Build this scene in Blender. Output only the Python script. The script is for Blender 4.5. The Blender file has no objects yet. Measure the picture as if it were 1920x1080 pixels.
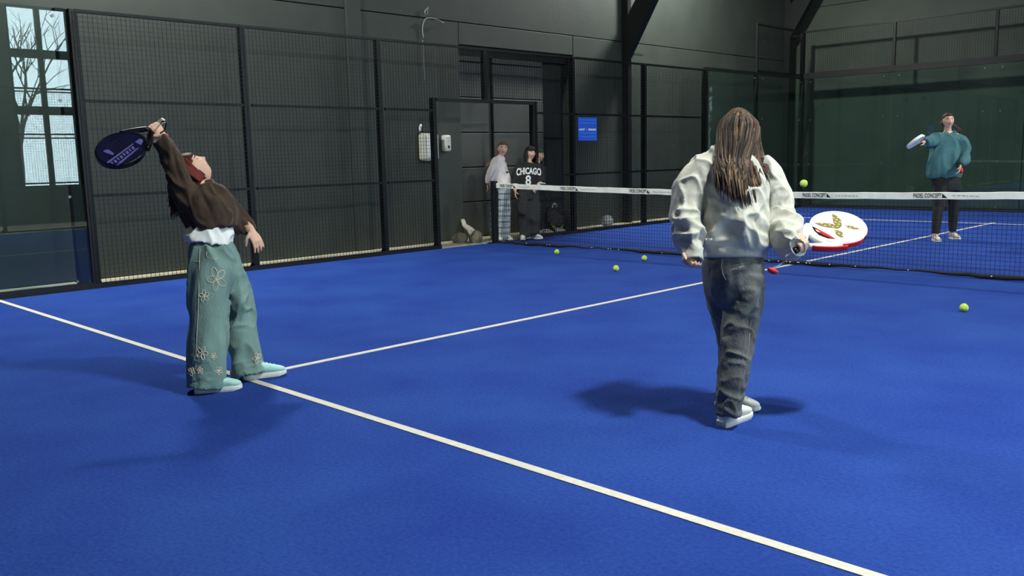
import bpy, bmesh, math, random
import numpy as np
from mathutils import Vector, Matrix
from mathutils.bvhtree import BVHTree

scene = bpy.context.scene
COL = scene.collection
rng = random.Random(7)

# ------------------------------------------------------------------ camera
CAM = np.array([4.971, -9.551, 1.302])
YAW, PITCH, ROLL, F = math.radians(-45.07), math.radians(-8.32), math.radians(-1.33), 1671.0
def cam_axes():
    cy, sy, cp, sp = math.cos(YAW), math.sin(YAW), math.cos(PITCH), math.sin(PITCH)
    f = np.array([sy*cp, cy*cp, sp]); r = np.array([cy, -sy, 0.0]); u = np.cross(r, f)
    c, s = math.cos(ROLL), math.sin(ROLL)
    return c*r+s*u, -s*r+c*u, f
CR, CU, CF = cam_axes()
cd = bpy.data.cameras.new('camera'); cam = bpy.data.objects.new('camera', cd); COL.objects.link(cam)
cd.sensor_fit = 'HORIZONTAL'; cd.sensor_width = 36.0; cd.lens = 36.0*F/1920.0
cd.clip_start = 0.02; cd.clip_end = 200
cam.matrix_world = Matrix(((CR[0], CU[0], -CF[0], CAM[0]), (CR[1], CU[1], -CF[1], CAM[1]),
                           (CR[2], CU[2], -CF[2], CAM[2]), (0, 0, 0, 1)))
scene.camera = cam

# ------------------------------------------------------------------ world, light, exposure
world = bpy.data.worlds.new('overcast'); scene.world = world; world.use_nodes = True
bg = world.node_tree.nodes['Background']
bg.inputs[0].default_value = (0.80, 0.90, 1.0, 1); bg.inputs[1].default_value = 13.0
LAMP_W = 500.0
LAMP_COL = (0.97, 1.0, 0.95)
vs = scene.view_settings
vs.view_transform = 'Standard'; vs.look = 'None'; vs.exposure = 0.0; vs.gamma = 1.0; vs.use_curve_mapping = False

# ------------------------------------------------------------------ helpers: projection
def V(px, py, d):
    return CAM + d*(CF + CR*(px-960)/F - CU*(py-540)/F)
def on_ground(px, py, z=0.0):
    r = CF + CR*(px-960)/F - CU*(py-540)/F
    return CAM + r*(z-CAM[2])/r[2]
def on_x(px, py, x):
    r = CF + CR*(px-960)/F - CU*(py-540)/F
    return CAM + r*(x-CAM[0])/r[0]
def unit(v):
    v = np.array(v, float); n = np.linalg.norm(v); return v/n if n > 1e-9 else v
def img(x, y, toward=0.0):            # a direction from image right / up / toward the viewer
    return unit(x*CR + y*CU - toward*CF)

def img_at(px, py, x, y, toward=0.0):  # the same, about the line of sight through a pixel
    f = unit(V(px, py, 1.0)-CAM); r = unit(CR-f*(CR@f)); u = np.cross(r, f)
    return unit(x*r + y*u - toward*f)

# ------------------------------------------------------------------ helpers: materials
def srgb(r, g, b):
    def c(v):
        v /= 255.0
        return v/12.92 if v <= 0.04045 else ((v+0.055)/1.055)**2.4
    return (c(r), c(g), c(b))
MATS = {}
def mat(name, col, rough=0.6, metal=0.0, noise=0.0, nscale=20.0, col2=None, bump=0.0, bscale=None, stretch=(1, 1, 1),
        emit=None, spec=0.5, attr=False, sheen=0.0, detail=4.0):
    m = bpy.data.materials.new(name); m.use_nodes = True; MATS[name] = m
    nt = m.node_tree; p = nt.nodes['Principled BSDF']; L = nt.links.new
    p.inputs['Roughness'].default_value = rough; p.inputs['Metallic'].default_value = metal
    p.inputs['Specular IOR Level'].default_value = spec
    p.inputs['Base Color'].default_value = (*col, 1)
    if sheen: p.inputs['Sheen Weight'].default_value = sheen
    tc = nt.nodes.new('ShaderNodeTexCoord'); mp = nt.nodes.new('ShaderNodeMapping'); L(tc.outputs['Object'], mp.inputs[0])
    mp.inputs['Scale'].default_value = stretch
    src = None
    if noise or col2:
        nz = nt.nodes.new('ShaderNodeTexNoise'); nz.inputs['Scale'].default_value = nscale; nz.inputs['Detail'].default_value = detail
        L(mp.outputs[0], nz.inputs['Vector'])
        rp = nt.nodes.new('ShaderNodeValToRGB')
        c2 = col2 if col2 else tuple(min(1, c*(1+noise)) for c in col)
        c1 = col if col2 else tuple(c*(1-noise) for c in col)
        rp.color_ramp.elements[0].position = 0.35; rp.color_ramp.elements[1].position = 0.65
        rp.color_ramp.elements[0].color = (*c1, 1); rp.color_ramp.elements[1].color = (*c2, 1)
        L(nz.outputs['Fac'], rp.inputs[0]); src = rp.outputs[0]; L(src, p.inputs['Base Color'])
    if attr:
        at = nt.nodes.new('ShaderNodeAttribute'); at.attribute_name = 'Col'
        if src:
            mx = nt.nodes.new('ShaderNodeMix'); mx.data_type = 'RGBA'; mx.blend_type = 'MULTIPLY'; mx.inputs[0].default_value = 1
            L(src, mx.inputs[6]); L(at.outputs['Color'], mx.inputs[7]); L(mx.outputs[2], p.inputs['Base Color'])
        else: L(at.outputs['Color'], p.inputs['Base Color'])
    if bump:
        bn = nt.nodes.new('ShaderNodeTexNoise'); bn.inputs['Scale'].default_value = bscale or nscale*3; bn.inputs['Detail'].default_value = 5
        L(mp.outputs[0], bn.inputs['Vector'])
        bp = nt.nodes.new('ShaderNodeBump'); bp.inputs['Strength'].default_value = bump; bp.inputs['Distance'].default_value = 0.01
        L(bn.outputs['Fac'], bp.inputs['Height']); L(bp.outputs[0], p.inputs['Normal'])
    if emit:
        p.inputs['Emission Color'].default_value = (*emit[0], 1); p.inputs['Emission Strength'].default_value = emit[1]
    return m

def turf_mat():
    m = mat('blue_turf', srgb(38, 70, 178), rough=1.0, spec=0.08)
    nt = m.node_tree; L = nt.links.new; p = nt.nodes['Principled BSDF']; mp = nt.nodes['Mapping']
    big = nt.nodes.new('ShaderNodeTexNoise'); big.inputs['Scale'].default_value = 1.3; big.inputs['Detail'].default_value = 5
    fin = nt.nodes.new('ShaderNodeTexNoise'); fin.inputs['Scale'].default_value = 55; fin.inputs['Detail'].default_value = 6; fin.inputs['Roughness'].default_value = 0.75
    L(mp.outputs[0], big.inputs['Vector']); L(mp.outputs[0], fin.inputs['Vector'])
    r1 = nt.nodes.new('ShaderNodeValToRGB'); r1.color_ramp.elements[0].position = 0.32; r1.color_ramp.elements[1].position = 0.68
    r1.color_ramp.elements[0].color = (*srgb(34, 60, 138), 1); r1.color_ramp.elements[1].color = (*srgb(41, 72, 148), 1)
    L(big.outputs['Fac'], r1.inputs[0])
    r2 = nt.nodes.new('ShaderNodeValToRGB'); r2.color_ramp.elements[0].position = 0.3; r2.color_ramp.elements[1].position = 0.75
    r2.color_ramp.elements[0].color = (0.68, 0.70, 0.76, 1); r2.color_ramp.elements[1].color = (1.45, 1.36, 1.22, 1)
    L(fin.outputs['Fac'], r2.inputs[0])
    mx = nt.nodes.new('ShaderNodeMix'); mx.data_type = 'RGBA'; mx.blend_type = 'MULTIPLY'; mx.inputs[0].default_value = 1
    L(r1.outputs[0], mx.inputs[6]); L(r2.outputs[0], mx.inputs[7]); L(mx.outputs[2], p.inputs['Base Color'])
    bp = nt.nodes.new('ShaderNodeBump'); bp.inputs['Strength'].default_value = 0.5; bp.inputs['Distance'].default_value = 0.006
    L(fin.outputs['Fac'], bp.inputs['Height']); L(bp.outputs[0], p.inputs['Normal'])
    return m

def glass_mat(name, tint, scale=1.0):
    m = bpy.data.materials.new(name); m.use_nodes = True; MATS[name] = m
    nt = m.node_tree; nt.nodes.clear(); L = nt.links.new
    out = nt.nodes.new('ShaderNodeOutputMaterial'); mix = nt.nodes.new('ShaderNodeMixShader')
    tr = nt.nodes.new('ShaderNodeBsdfTransparent'); tr.inputs[0].default_value = (*tint, 1)
    gl = nt.nodes.new('ShaderNodeBsdfGlossy'); gl.inputs['Roughness'].default_value = 0.0; gl.inputs[0].default_value = (0.95, 1, 0.98, 1)
    ge = nt.nodes.new('ShaderNodeNewGeometry'); dt = nt.nodes.new('ShaderNodeVectorMath'); dt.operation = 'DOT_PRODUCT'
    L(ge.outputs['Incoming'], dt.inputs[0]); L(ge.outputs['Normal'], dt.inputs[1])
    ab = nt.nodes.new('ShaderNodeMath'); ab.operation = 'ABSOLUTE'; L(dt.outputs['Value'], ab.inputs[0])
    om = nt.nodes.new('ShaderNodeMath'); om.operation = 'SUBTRACT'; om.inputs[0].default_value = 1; L(ab.outputs[0], om.inputs[1])
    pw = nt.nodes.new('ShaderNodeMath'); pw.operation = 'POWER'; L(om.outputs[0], pw.inputs[0]); pw.inputs[1].default_value = 5
    ma = nt.nodes.new('ShaderNodeMath'); ma.operation = 'MULTIPLY_ADD'; L(pw.outputs[0], ma.inputs[0]); ma.inputs[1].default_value = 0.95; ma.inputs[2].default_value = 0.045*scale
    L(ma.outputs[0], mix.inputs[0]); L(tr.outputs[0], mix.inputs[1]); L(gl.outputs[0], mix.inputs[2]); L(mix.outputs[0], out.inputs[0])
    return m

def plaid_mat():
    m = mat('plaid_cloth', srgb(196, 200, 200), rough=0.9)
    nt = m.node_tree; L = nt.links.new; p = nt.nodes['Principled BSDF']; mp = nt.nodes['Mapping']
    cols = []
    for ax in ('X', 'Z'):
        w = nt.nodes.new('ShaderNodeTexWave'); w.wave_type = 'BANDS'; w.bands_direction = ax; w.inputs['Scale'].default_value = 3.6
        w.inputs['Distortion'].default_value = 0.6
        L(mp.outputs[0], w.inputs['Vector'])
        r = nt.nodes.new('ShaderNodeValToRGB'); r.color_ramp.elements[0].position = 0.62; r.color_ramp.elements[1].position = 0.8
        r.color_ramp.elements[0].color = (1, 1, 1, 1); r.color_ramp.elements[1].color = (0.45, 0.5, 0.52, 1); L(w.outputs['Fac'], r.inputs[0]); cols.append(r)
    mx = nt.nodes.new('ShaderNodeMix'); mx.data_type = 'RGBA'; mx.blend_type = 'MULTIPLY'; mx.inputs[0].default_value = 1
    L(cols[0].outputs[0], mx.inputs[6]); L(cols[1].outputs[0], mx.inputs[7])
    m2 = nt.nodes.new('ShaderNodeMix'); m2.data_type = 'RGBA'; m2.blend_type = 'MULTIPLY'; m2.inputs[0].default_value = 1
    L(mx.outputs[2], m2.inputs[6]); m2.inputs[7].default_value = (*srgb(190, 196, 196), 1); L(m2.outputs[2], p.inputs['Base Color'])

turf_mat()
glass_mat('court_glass', (0.80, 0.89, 0.87), 1.0)
glass_mat('window_glass', (0.92, 0.95, 0.95), 1.0)
plaid_mat()
mat('line_white', srgb(204, 199, 186), rough=0.8, noise=0.06, nscale=30)
mat('concrete', srgb(176, 170, 146), rough=0.9, noise=0.12, nscale=6, bump=0.2, bscale=60)
mat('wall_paint', srgb(47, 53, 47), rough=0.62, noise=0.10, nscale=2.2, bump=0.15, bscale=14)
mat('wall_paint_far', srgb(60, 68, 58), rough=0.62, noise=0.12, nscale=1.6, bump=0.15, bscale=14)
mat('wall_side', srgb(70, 76, 74), rough=0.8, noise=0.1, nscale=2)
mat('ceiling_paint', srgb(40, 44, 43), rough=0.9)
mat('door_panel', srgb(72, 74, 70), rough=0.55, noise=0.10, nscale=3)
mat('door_dark', srgb(26, 28, 28), rough=0.6)
mat('steel_dark', srgb(24, 26, 27), rough=0.45, metal=0.3, noise=0.15, nscale=30)
mat('wire_steel', srgb(30, 33, 33), rough=0.4, metal=0.6)
mat('bolt_steel', srgb(120, 122, 120), rough=0.35, metal=0.9)
mat('net_cord', srgb(14, 15, 18), rough=0.8)
mat('tape_white', srgb(230, 231, 218), rough=0.75, noise=0.08, nscale=7, bump=0.6, bscale=9, stretch=(1, 1, 0.6))
mat('print_black', srgb(22, 22, 24), rough=0.7)
mat('print_grey', srgb(165, 166, 160), rough=0.8)
mat('ball_felt', srgb(198, 226, 62), rough=0.95, noise=0.08, nscale=80, bump=0.5, bscale=300, sheen=0.3)
mat('ball_seam', srgb(228, 236, 200), rough=0.8)
mat('volley_white', srgb(206, 208, 204), rough=0.6)
mat('plastic_white', srgb(196, 194, 180), rough=0.45)
mat('plastic_dark', srgb(36, 36, 36), rough=0.5)
mat('yellow_print', srgb(200, 150, 40), rough=0.6)
mat('sign_blue', srgb(34, 92, 210), rough=0.5)
mat('sign_blue_light', srgb(60, 140, 225), rough=0.5)
mat('sign_white', srgb(225, 230, 235), rough=0.6)
mat('stone_tan', srgb(112, 106, 88), rough=0.95, noise=0.15, nscale=14, bump=0.5, bscale=40)
mat('cloth_cream', srgb(172, 164, 150), rough=0.9, noise=0.1, nscale=20)
mat('bag_black', srgb(20, 21, 22), rough=0.7, noise=0.3, nscale=12, bump=0.5, bscale=25)
mat('bag_green', srgb(124, 150, 56), rough=0.6)
mat('shoe_grey', srgb(170, 166, 160), rough=0.8, noise=0.1, nscale=40)
mat('skin', srgb(214, 170, 146), rough=0.5, noise=0.05, nscale=25, spec=0.4)
mat('lips', srgb(176, 104, 94), rough=0.4)
mat('eye_white', srgb(220, 214, 208), rough=0.2)
mat('eye_iris', srgb(40, 30, 24), rough=0.15)
mat('brow', srgb(60, 42, 32), rough=0.8)
mat('hair', (1, 1, 1), rough=0.62, attr=True, noise=0.25, nscale=40, spec=0.28)
mat('knit_brown', srgb(60, 45, 31), rough=0.95, noise=0.10, nscale=30, bump=0.15, bscale=220, sheen=0.1)
mat('cotton_white', srgb(234, 234, 228), rough=0.85, bump=0.2, bscale=40)
mat('denim_blue', srgb(112, 140, 133), rough=0.9, noise=0.14, nscale=9, bump=0.35, bscale=120, stretch=(1, 1, 0.45))
mat('denim_dark', srgb(92, 95, 94), rough=0.9, noise=0.24, nscale=7, bump=0.4, bscale=120, stretch=(1, 1, 0.5))
mat('stitch', srgb(208, 200, 176), rough=0.9)
mat('fleece_grey', srgb(192, 190, 178), rough=0.95, noise=0.06, nscale=60, bump=0.12, bscale=260, sheen=0.1)
mat('fleece_teal', srgb(60, 104, 108), rough=0.9, noise=0.06, nscale=20, bump=0.2, bscale=100)
mat('fleece_cream', srgb(222, 212, 208), rough=0.9, noise=0.04, nscale=20, bump=0.2, bscale=100)
mat('black_cloth', srgb(20, 20, 22), rough=0.85, noise=0.15, nscale=12, bump=0.3, bscale=60)
mat('charcoal_cloth', srgb(44, 45, 46), rough=0.9, noise=0.12, nscale=12, bump=0.3, bscale=60)
mat('shoe_mint', srgb(176, 220, 212), rough=0.75, noise=0.06, nscale=70, bump=0.3, bscale=300)
mat('shoe_white', srgb(226, 226, 216), rough=0.6, noise=0.04, nscale=30)
mat('sole_white', srgb(228, 228, 222), rough=0.6)
mat('shoe_beige', srgb(206, 192, 170), rough=0.8)
mat('leather_tan', srgb(168, 128, 70), rough=0.7)
mat('red_band', srgb(200, 36, 34), rough=0.6)
mat('racket_white', srgb(238, 238, 232), rough=0.3)
mat('racket_red', srgb(206, 26, 34), rough=0.3)
mat('racket_black', srgb(14, 14, 16), rough=0.28)
mat('racket_gold', srgb(122, 108, 48), rough=0.45)
mat('racket_gold_light', srgb(192, 180, 120), rough=0.5)
mat('racket_navy', srgb(22, 22, 54), rough=0.3, noise=0.2, nscale=14)
mat('racket_violet', srgb(44, 34, 92), rough=0.35)
mat('racket_lilac', srgb(96, 94, 158), rough=0.4)
mat('racket_hole', srgb(10, 10, 12), rough=0.8)
mat('racket_print', srgb(206, 208, 204), rough=0.4)
mat('grip_grey', srgb(120, 118, 108), rough=0.8, bump=0.4, bscale=120)
mat('cord_grey', srgb(150, 152, 150), rough=0.7)
mat('lamp_housing', srgb(60, 62, 64), rough=0.5, metal=0.4)
mat('lamp_lens', (0.9, 0.9, 0.9), rough=0.3, emit=(LAMP_COL, 40.0))
mat('bark', srgb(74, 66, 60), rough=0.95, noise=0.2, nscale=20)
mat('snow_ground', srgb(150, 150, 148), rough=0.95)

# ------------------------------------------------------------------ helpers: meshes and objects
class MB:
    def __init__(s): s.v = []; s.f = []; s.m = []; s.c = []
    def add(s, v, f, mi=0, col=None):
        o = len(s.v); s.v += [tuple(map(float, p)) for p in v]; s.f += [tuple(i+o for i in q) for q in f]; s.m += [mi]*len(f)
        if col is not None: s.c += [col]*len(v)
        return s
    def box(s, a, b, mi=0):
        x0, y0, z0 = [min(p, q) for p, q in zip(a, b)]; x1, y1, z1 = [max(p, q) for p, q in zip(a, b)]
        v = [(x0, y0, z0), (x1, y0, z0), (x1, y1, z0), (x0, y1, z0), (x0, y0, z1), (x1, y0, z1), (x1, y1, z1), (x0, y1, z1)]
        return s.add(v, [(0, 3, 2, 1), (4, 5, 6, 7), (0, 1, 5, 4), (1, 2, 6, 5), (2, 3, 7, 6), (3, 0, 4, 7)], mi)
    def bar(s, a, b, w, h, up=(0, 0, 1), mi=0):
        a = np.array(a, float); b = np.array(b, float); t = unit(b-a); u = np.array(up, float)
        if abs(t @ u) > 0.95: u = np.array((1.0, 0, 0))
        x = unit(np.cross(t, u)); y = np.cross(x, t); v = []
        for p in (a, b):
            for sx, sy in ((-1, -1), (1, -1), (1, 1), (-1, 1)): v.append(p + x*sx*w/2 + y*sy*h/2)
        return s.add(v, [(0, 3, 2, 1)[::-1], (4, 5, 6, 7), (0, 4, 5, 1)[::-1], (1, 5, 6, 2)[::-1], (2, 6, 7, 3)[::-1], (3, 7, 4, 0)[::-1]], mi)
    def tube(s, P, R, n=8, mi=0, col=None):
        v, f = loft([np.array(p, float) for p in P], R, R, None, n=n, m=1); return s.add(v, f, mi, col)
    def prism(s, poly, z0, z1, frame=None, mi=0):
        n = len(poly); v = [(p[0], p[1], z0) for p in poly] + [(p[0], p[1], z1) for p in poly]
        if frame is not None:
            o, X, Y, Z = frame; v = [o + X*p[0] + Y*p[1] + Z*p[2] for p in v]
        return s.add(v, [tuple(range(n))[::-1], tuple(range(n, 2*n))] + [(i, (i+1) % n, (i+1) % n+n, i+n) for i in range(n)], mi)
    def mesh(s, name):
        me = bpy.data.meshes.new(name); me.from_pydata(s.v, [], s.f); me.update()
        if any(s.m): me.polygons.foreach_set('material_index', s.m)
        if s.c and len(s.c) == len(s.v):
            ca = me.color_attributes.new('Col', 'FLOAT_COLOR', 'POINT')
            ca.data.foreach_set('color', np.array([(*c, 1.0) for c in s.c], dtype=np.float32).ravel())
        return me
    def build(s, name, m, parent=None, smooth=False, bevel=0.0):
        me = s.mesh(name)
        return link(name, me, m, parent, smooth, bevel)

def link(name, me, m, parent=None, smooth=False, bevel=0.0):
    o = bpy.data.objects.new(name, me); COL.objects.link(o)
    for q in (m if isinstance(m, (list, tuple)) else [m]): me.materials.append(MATS[q])
    if parent is not None:
        o.parent = parent
    if smooth: me.polygons.foreach_set('use_smooth', [True]*len(me.polygons))
    if bevel:
        b = o.modifiers.new('bevel', 'BEVEL'); b.width = bevel; b.segments = 2; b.limit_method = 'ANGLE'
    return o
def recenter(o, loc):
    """move a mesh object's origin to loc, keeping the world shape (no parent yet)"""
    loc = Vector(loc); o.data.transform(Matrix.Translation(-loc)); o.location = loc
def empty(name, loc, rz=0.0):
    o = bpy.data.objects.new(name, None); COL.objects.link(o); o.location = loc; o.rotation_euler = (0, 0, rz)
    o.empty_display_size = 0.1; return o
def tag(o, label=None, cat=None, group=None, kind=None):
    if label: o['label'] = label
    if cat: o['category'] = cat
    if group: o['group'] = group
    if kind: o['kind'] = kind
    return o
def keep(o, parent):
    """parent a world-space object under parent (empty or mesh moved off the origin) keeping its place"""
    o.parent = parent
    o.matrix_parent_inverse = parent.matrix_basis.inverted()
    return o

def catmull(X, m):
    X = np.array(X, float)
    if len(X) < 3 or m <= 1: return X
    E = np.vstack([2*X[0]-X[1], X, 2*X[-1]-X[-2]]); out = []
    for i in range(1, len(E)-2):
        for k in range(m):
            t = k/m; a, b, c, d = E[i-1], E[i], E[i+1], E[i+2]
            out.append(0.5*((2*b)+(-a+c)*t+(2*a-5*b+4*c-d)*t*t+(-a+3*b-3*c+d)*t**3))
    out.append(E[-2]); return np.array(out)
def loft(P, A, B, U=None, n=20, m=5, pw=1.0, hollow=0.0, wall=0.008):
    P = np.array(P, float); N = len(P)
    A = np.broadcast_to(np.array(A, float), (N,)); B = np.broadcast_to(np.array(B, float), (N,))
    Q = catmull(np.column_stack([P, A, B]), m); P, A, B = Q[:, :3], Q[:, 3], Q[:, 4]
    A = np.maximum(A, 1e-4); B = np.maximum(B, 1e-4)
    T = np.gradient(P, axis=0); T /= np.linalg.norm(T, axis=1)[:, None]+1e-12
    rings = []; last = None
    for i in range(len(P)):
        t = T[i]
        if U is None:
            if last is None:
                g = np.array((0, 0, 1.0)) if abs(t[2]) < 0.9 else np.array((1.0, 0, 0)); u = unit(np.cross(t, g))
            else: u = unit(last - t*(last @ t))
        elif isinstance(U, str): u = unit(np.cross(t, CF))
        else:
            g = np.array(U, float); u = unit(g - t*(g @ t))
        last = u; rings.append((P[i], u, np.cross(t, u), A[i], B[i], t))
    if hollow:
        p, u, w, a, b, t = rings[-1]
        rings.append((p, u, w, a-wall, b-wall, t)); rings.append((p-t*hollow, u, w, (a-wall)*0.9, (b-wall)*0.9, t))
    v = []; th = np.arange(n)*2*math.pi/n; c = np.cos(th); s = np.sin(th)
    if pw != 1.0: c = np.sign(c)*np.abs(c)**pw; s = np.sign(s)*np.abs(s)**pw
    for p, u, w, a, b, t in rings: v.append(p + np.outer(c*a, u) + np.outer(s*b, w))
    K = len(rings); f = []
    for i in range(K-1):
        for j in range(n): f.append((i*n+j, i*n+(j+1) % n, (i+1)*n+(j+1) % n, (i+1)*n+j))
    v = np.vstack(v); v = np.vstack([v, rings[0][0], rings[-1][0]]); c0 = K*n; c1 = c0+1
    for j in range(n): f.append((c0, (j+1) % n, j)); f.append((c1, (K-1)*n+j, (K-1)*n+(j+1) % n))
    return v, f
def loftV(S, n=22, m=5, hollow=0.0, pw=1.0):
    """sections (px, py, depth, half width in px, half thickness in m), a real solid of revolution-like form"""
    P = [V(a, b, d) for a, b, d, w, t in S]; A = [w*d/F for a, b, d, w, t in S]; B = [t for *_, t in S]
    return loft(P, A, B, 'view', n=n, m=m, hollow=hollow, pw=pw)
def ellipsoid(c, r, axes=None, nu=20, nv=12):
    v = []; f = []
    X, Y, Z = (np.eye(3) if axes is None else axes)
    for i in range(nv+1):
        ph = math.pi*i/nv
        for j in range(nu):
            th = 2*math.pi*j/nu
            v.append(np.array(c)+X*r[0]*math.sin(ph)*math.cos(th)+Y*r[1]*math.sin(ph)*math.sin(th)+Z*r[2]*math.cos(ph))
    for i in range(nv):
        for j in range(nu): f.append((i*nu+j, (i+1)*nu+j, (i+1)*nu+(j+1) % nu, i*nu+(j+1) % nu))
    return v, f

# value noise for cloth folds
_T = np.random.RandomState(3).rand(64, 64, 64)
def vnoise(p):
    i = np.floor(p).astype(int); f = p-i; f = f*f*(3-2*f); i &= 63; j = (i+1) & 63
    a = lambda x, y, z: _T[x[:, 0], y[:, 1], z[:, 2]]
    x, y, z = f[:, 0], f[:, 1], f[:, 2]
    c00 = a(i, i, i)*(1-x)+a(j, i, i)*x; c10 = a(i, j, i)*(1-x)+a(j, j, i)*x
    c01 = a(i, i, j)*(1-x)+a(j, i, j)*x; c11 = a(i, j, j)*(1-x)+a(j, j, j)*x
    return (c00*(1-y)+c10*y)*(1-z)+(c01*(1-y)+c11*y)*z
def folds(axis, freq, amp, along=0.2, seed=0.0, warp=0.4):
    """ridged noise, long along axis; returns f(points) -> displacement"""
    axis = unit(axis); g = np.array((0, 0, 1.0)) if abs(axis[2]) < 0.8 else np.array((1.0, 0, 0))
    u = unit(np.cross(axis, g)); w = np.cross(axis, u)
    def fn(p):
        q = np.column_stack([p@u, p@w, (p@axis)*along])*freq + seed + 31.7
        q = q + warp*(vnoise(p*freq*0.7+seed+9.1)[:, None]-0.5)*2
        r = 1-np.abs(2*vnoise(q)-1)
        return amp*(r*r*1.6-0.7) + amp*0.4*(vnoise(q*2.1+5)-0.5)
    return fn
def near(c, r):
    c = np.array(c); return lambda p: np.exp(-((p-c)**2).sum(1)/(r*r))

_dg = bpy.context.evaluated_depsgraph_get
def solid(name, parts, voxel, mats, parent=None, smooth=6, disp=None, matfn=None, hide=None):
    """join closed lofts, voxel-remesh them into one continuous skin, fold it, link it"""
    mb = MB()
    for v, f in parts: mb.add(v, f)
    me = mb.mesh('tmp'); o = bpy.data.objects.new('tmp', me); COL.objects.link(o)
    r = o.modifiers.new('r', 'REMESH'); r.mode = 'VOXEL'; r.voxel_size = voxel
    if smooth:
        s = o.modifiers.new('s', 'SMOOTH'); s.factor = 0.5; s.iterations = smooth
    bpy.context.view_layer.update()
    out = bpy.data.meshes.new_from_object(o.evaluated_get(_dg())); out.name = name
    bpy.data.objects.remove(o); bpy.data.meshes.remove(me)
    if disp:
        n = len(out.vertices); p = np.empty(n*3); out.vertices.foreach_get('co', p); p = p.reshape(-1, 3)
        nn = np.empty(n*3); out.vertices.foreach_get('normal', nn); nn = nn.reshape(-1, 3)
        d = np.zeros(n)
        for fn in disp: d += fn(p)
        out.vertices.foreach_set('co', (p+nn*d[:, None]).ravel()); out.update()
    if matfn:
        k = len(out.polygons); c = np.empty(k*3); out.polygons.foreach_get('center', c)
        out.polygons.foreach_set('material_index', matfn(c.reshape(-1, 3)).astype(np.int32))
    out.polygons.foreach_set('use_smooth', [True]*len(out.polygons))
    return link(name, out, mats, parent)

def text_mesh(body, size, font_scale_x=1.0, bold=0.0):
    cu = bpy.data.curves.new('t', 'FONT'); cu.body = body; cu.size = size; cu.align_x = 'CENTER'; cu.align_y = 'CENTER'; cu.offset = bold
    cu.resolution_u = 3
    o = bpy.data.objects.new('t', cu); COL.objects.link(o); bpy.context.view_layer.update()
    me = bpy.data.meshes.new_from_object(o.evaluated_get(_dg())); bpy.data.objects.remove(o); bpy.data.curves.remove(cu)
    v = np.array([q.co[:] for q in me.vertices]); f = [tuple(p.vertices) for p in me.polygons]; bpy.data.meshes.remove(me)
    v[:, 0] *= font_scale_x
    return v, f
def bvh_of(objs):
    v = []; f = []
    for o in objs:
        off = len(v); v += [q.co.copy() for q in o.data.vertices]; f += [tuple(i+off for i in p.vertices) for p in o.data.polygons]
    return BVHTree.FromPolygons(v, f)

# ================================================================== STRUCTURE
WX = -5.65          # hall wall beside the court
BY = 10.72          # hall wall behind the far end
RX = 8.0            # hall wall with the windows
NY = -13.0
HZ = 8.0
# turf court and lines
fl = MB().box((-5.0, -10, -0.03), (5.0, 10, 0.0)).build('floor', 'blue_turf'); tag(fl, kind='structure')
hf = MB().box((-7, NY-0.2, -0.10), (RX+0.2, 12, -0.03))
hf.box((-7, NY-0.2, -0.03), (-5.0, 12, 0.02)).box((5.03, NY-0.2, -0.03), (RX+0.2, 12, -0.005)).box((-5, 10.0, -0.03), (5.03, 12, 0.02)).box((-5, NY-0.2, -0.03), (5.03, -10.0, -0.005))
hf = hf.build('floor_concrete', 'concrete'); tag(hf, kind='structure')
LH = 0.0035
def line(a, b, nm):
    o = MB().box((a[0], a[1], 0.0), (b[0], b[1], LH)).build(nm, 'line_white', fl); return o
line((-4.98, -6.975), (4.98, -6.925), 'service_line')
line((-4.98, 6.925), (4.98, 6.975), 'service_line')
line((-0.025, -7.17), (0.025, -6.975), 'center_line')
line((-0.025, -6.925), (0.025, 6.925), 'center_line')
line((-0.025, 6.975), (0.025, 7.17), 'center_line')

# left hall wall: concrete panels either side of the sliding-door recess (y 0 .. 2.7, z < 3.08)
DY0, DY1, DZ = 0.0, 2.70, 3.06
wl = MB().box((WX-0.42, NY, 0), (WX-0.32, 12, HZ)).build('wall_left', 'wall_side'); tag(wl, kind='structure')
def wall_panel(y0, y1, z0, z1):
    MB().box((WX-0.30, y0+0.006, z0+0.006), (WX, y1-0.006, z1-0.006)).build('wall_panel', 'wall_paint', wl, bevel=0.006)
for y0, y1 in ((-13, -7.9), (-7.9, -2.0), (-2.0, DY0), (DY1, 4.15), (4.15, 11.0)): wall_panel(y0, y1, 0.02, 3.40)
wall_panel(DY0, DY1, DZ, 3.40)
for y0, y1 in ((-13, -7.9), (-7.9, -2.0), (-2.0, 4.15), (4.15, 11.0)):
    wall_panel(y0, y1, 3.40, 5.2); wall_panel(y0, y1, 5.2, HZ)
# pilaster strip, conduit and broken cable on the wall
MB().box((WX-0.01, -2.10, 0.02), (WX+0.035, -1.86, HZ)).build('pilaster', 'wall_paint', wl, bevel=0.004)
# sliding door in the recess
dr = empty('door_1', (WX-0.25, (DY0+DY1)/2, 0.02)); tag(dr, kind='structure')
def inpar(o, p): return keep(o, p)
zs = [0.02, 0.60, 1.16, 1.72, 2.28, 2.84, 3.06]
for y0, y1 in ((0.0, 0.80), (0.90, 2.12)):
    for z0, z1 in zip(zs[:-1], zs[1:]):
        o = MB().box((WX-0.26, y0+0.006, z0+0.008), (WX-0.20, y1-0.006, z1-0.008)).build('door_panel', 'door_panel', None, bevel=0.008); inpar(o, dr)
inpar(MB().box((WX-0.30, 0.805, 0.02), (WX-0.22, 0.86, 3.06)).build('door_stile', 'door_dark'), dr)
inpar(MB().box((WX-0.30, 2.125, 0.02), (WX-0.27, 2.70, 3.06)).build('shaft', 'door_dark'), dr)
inpar(MB().box((WX-0.28, 0.0, 2.93), (WX-0.17, 2.70, 3.06)).build('door_track', 'steel_dark'), dr)
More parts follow.
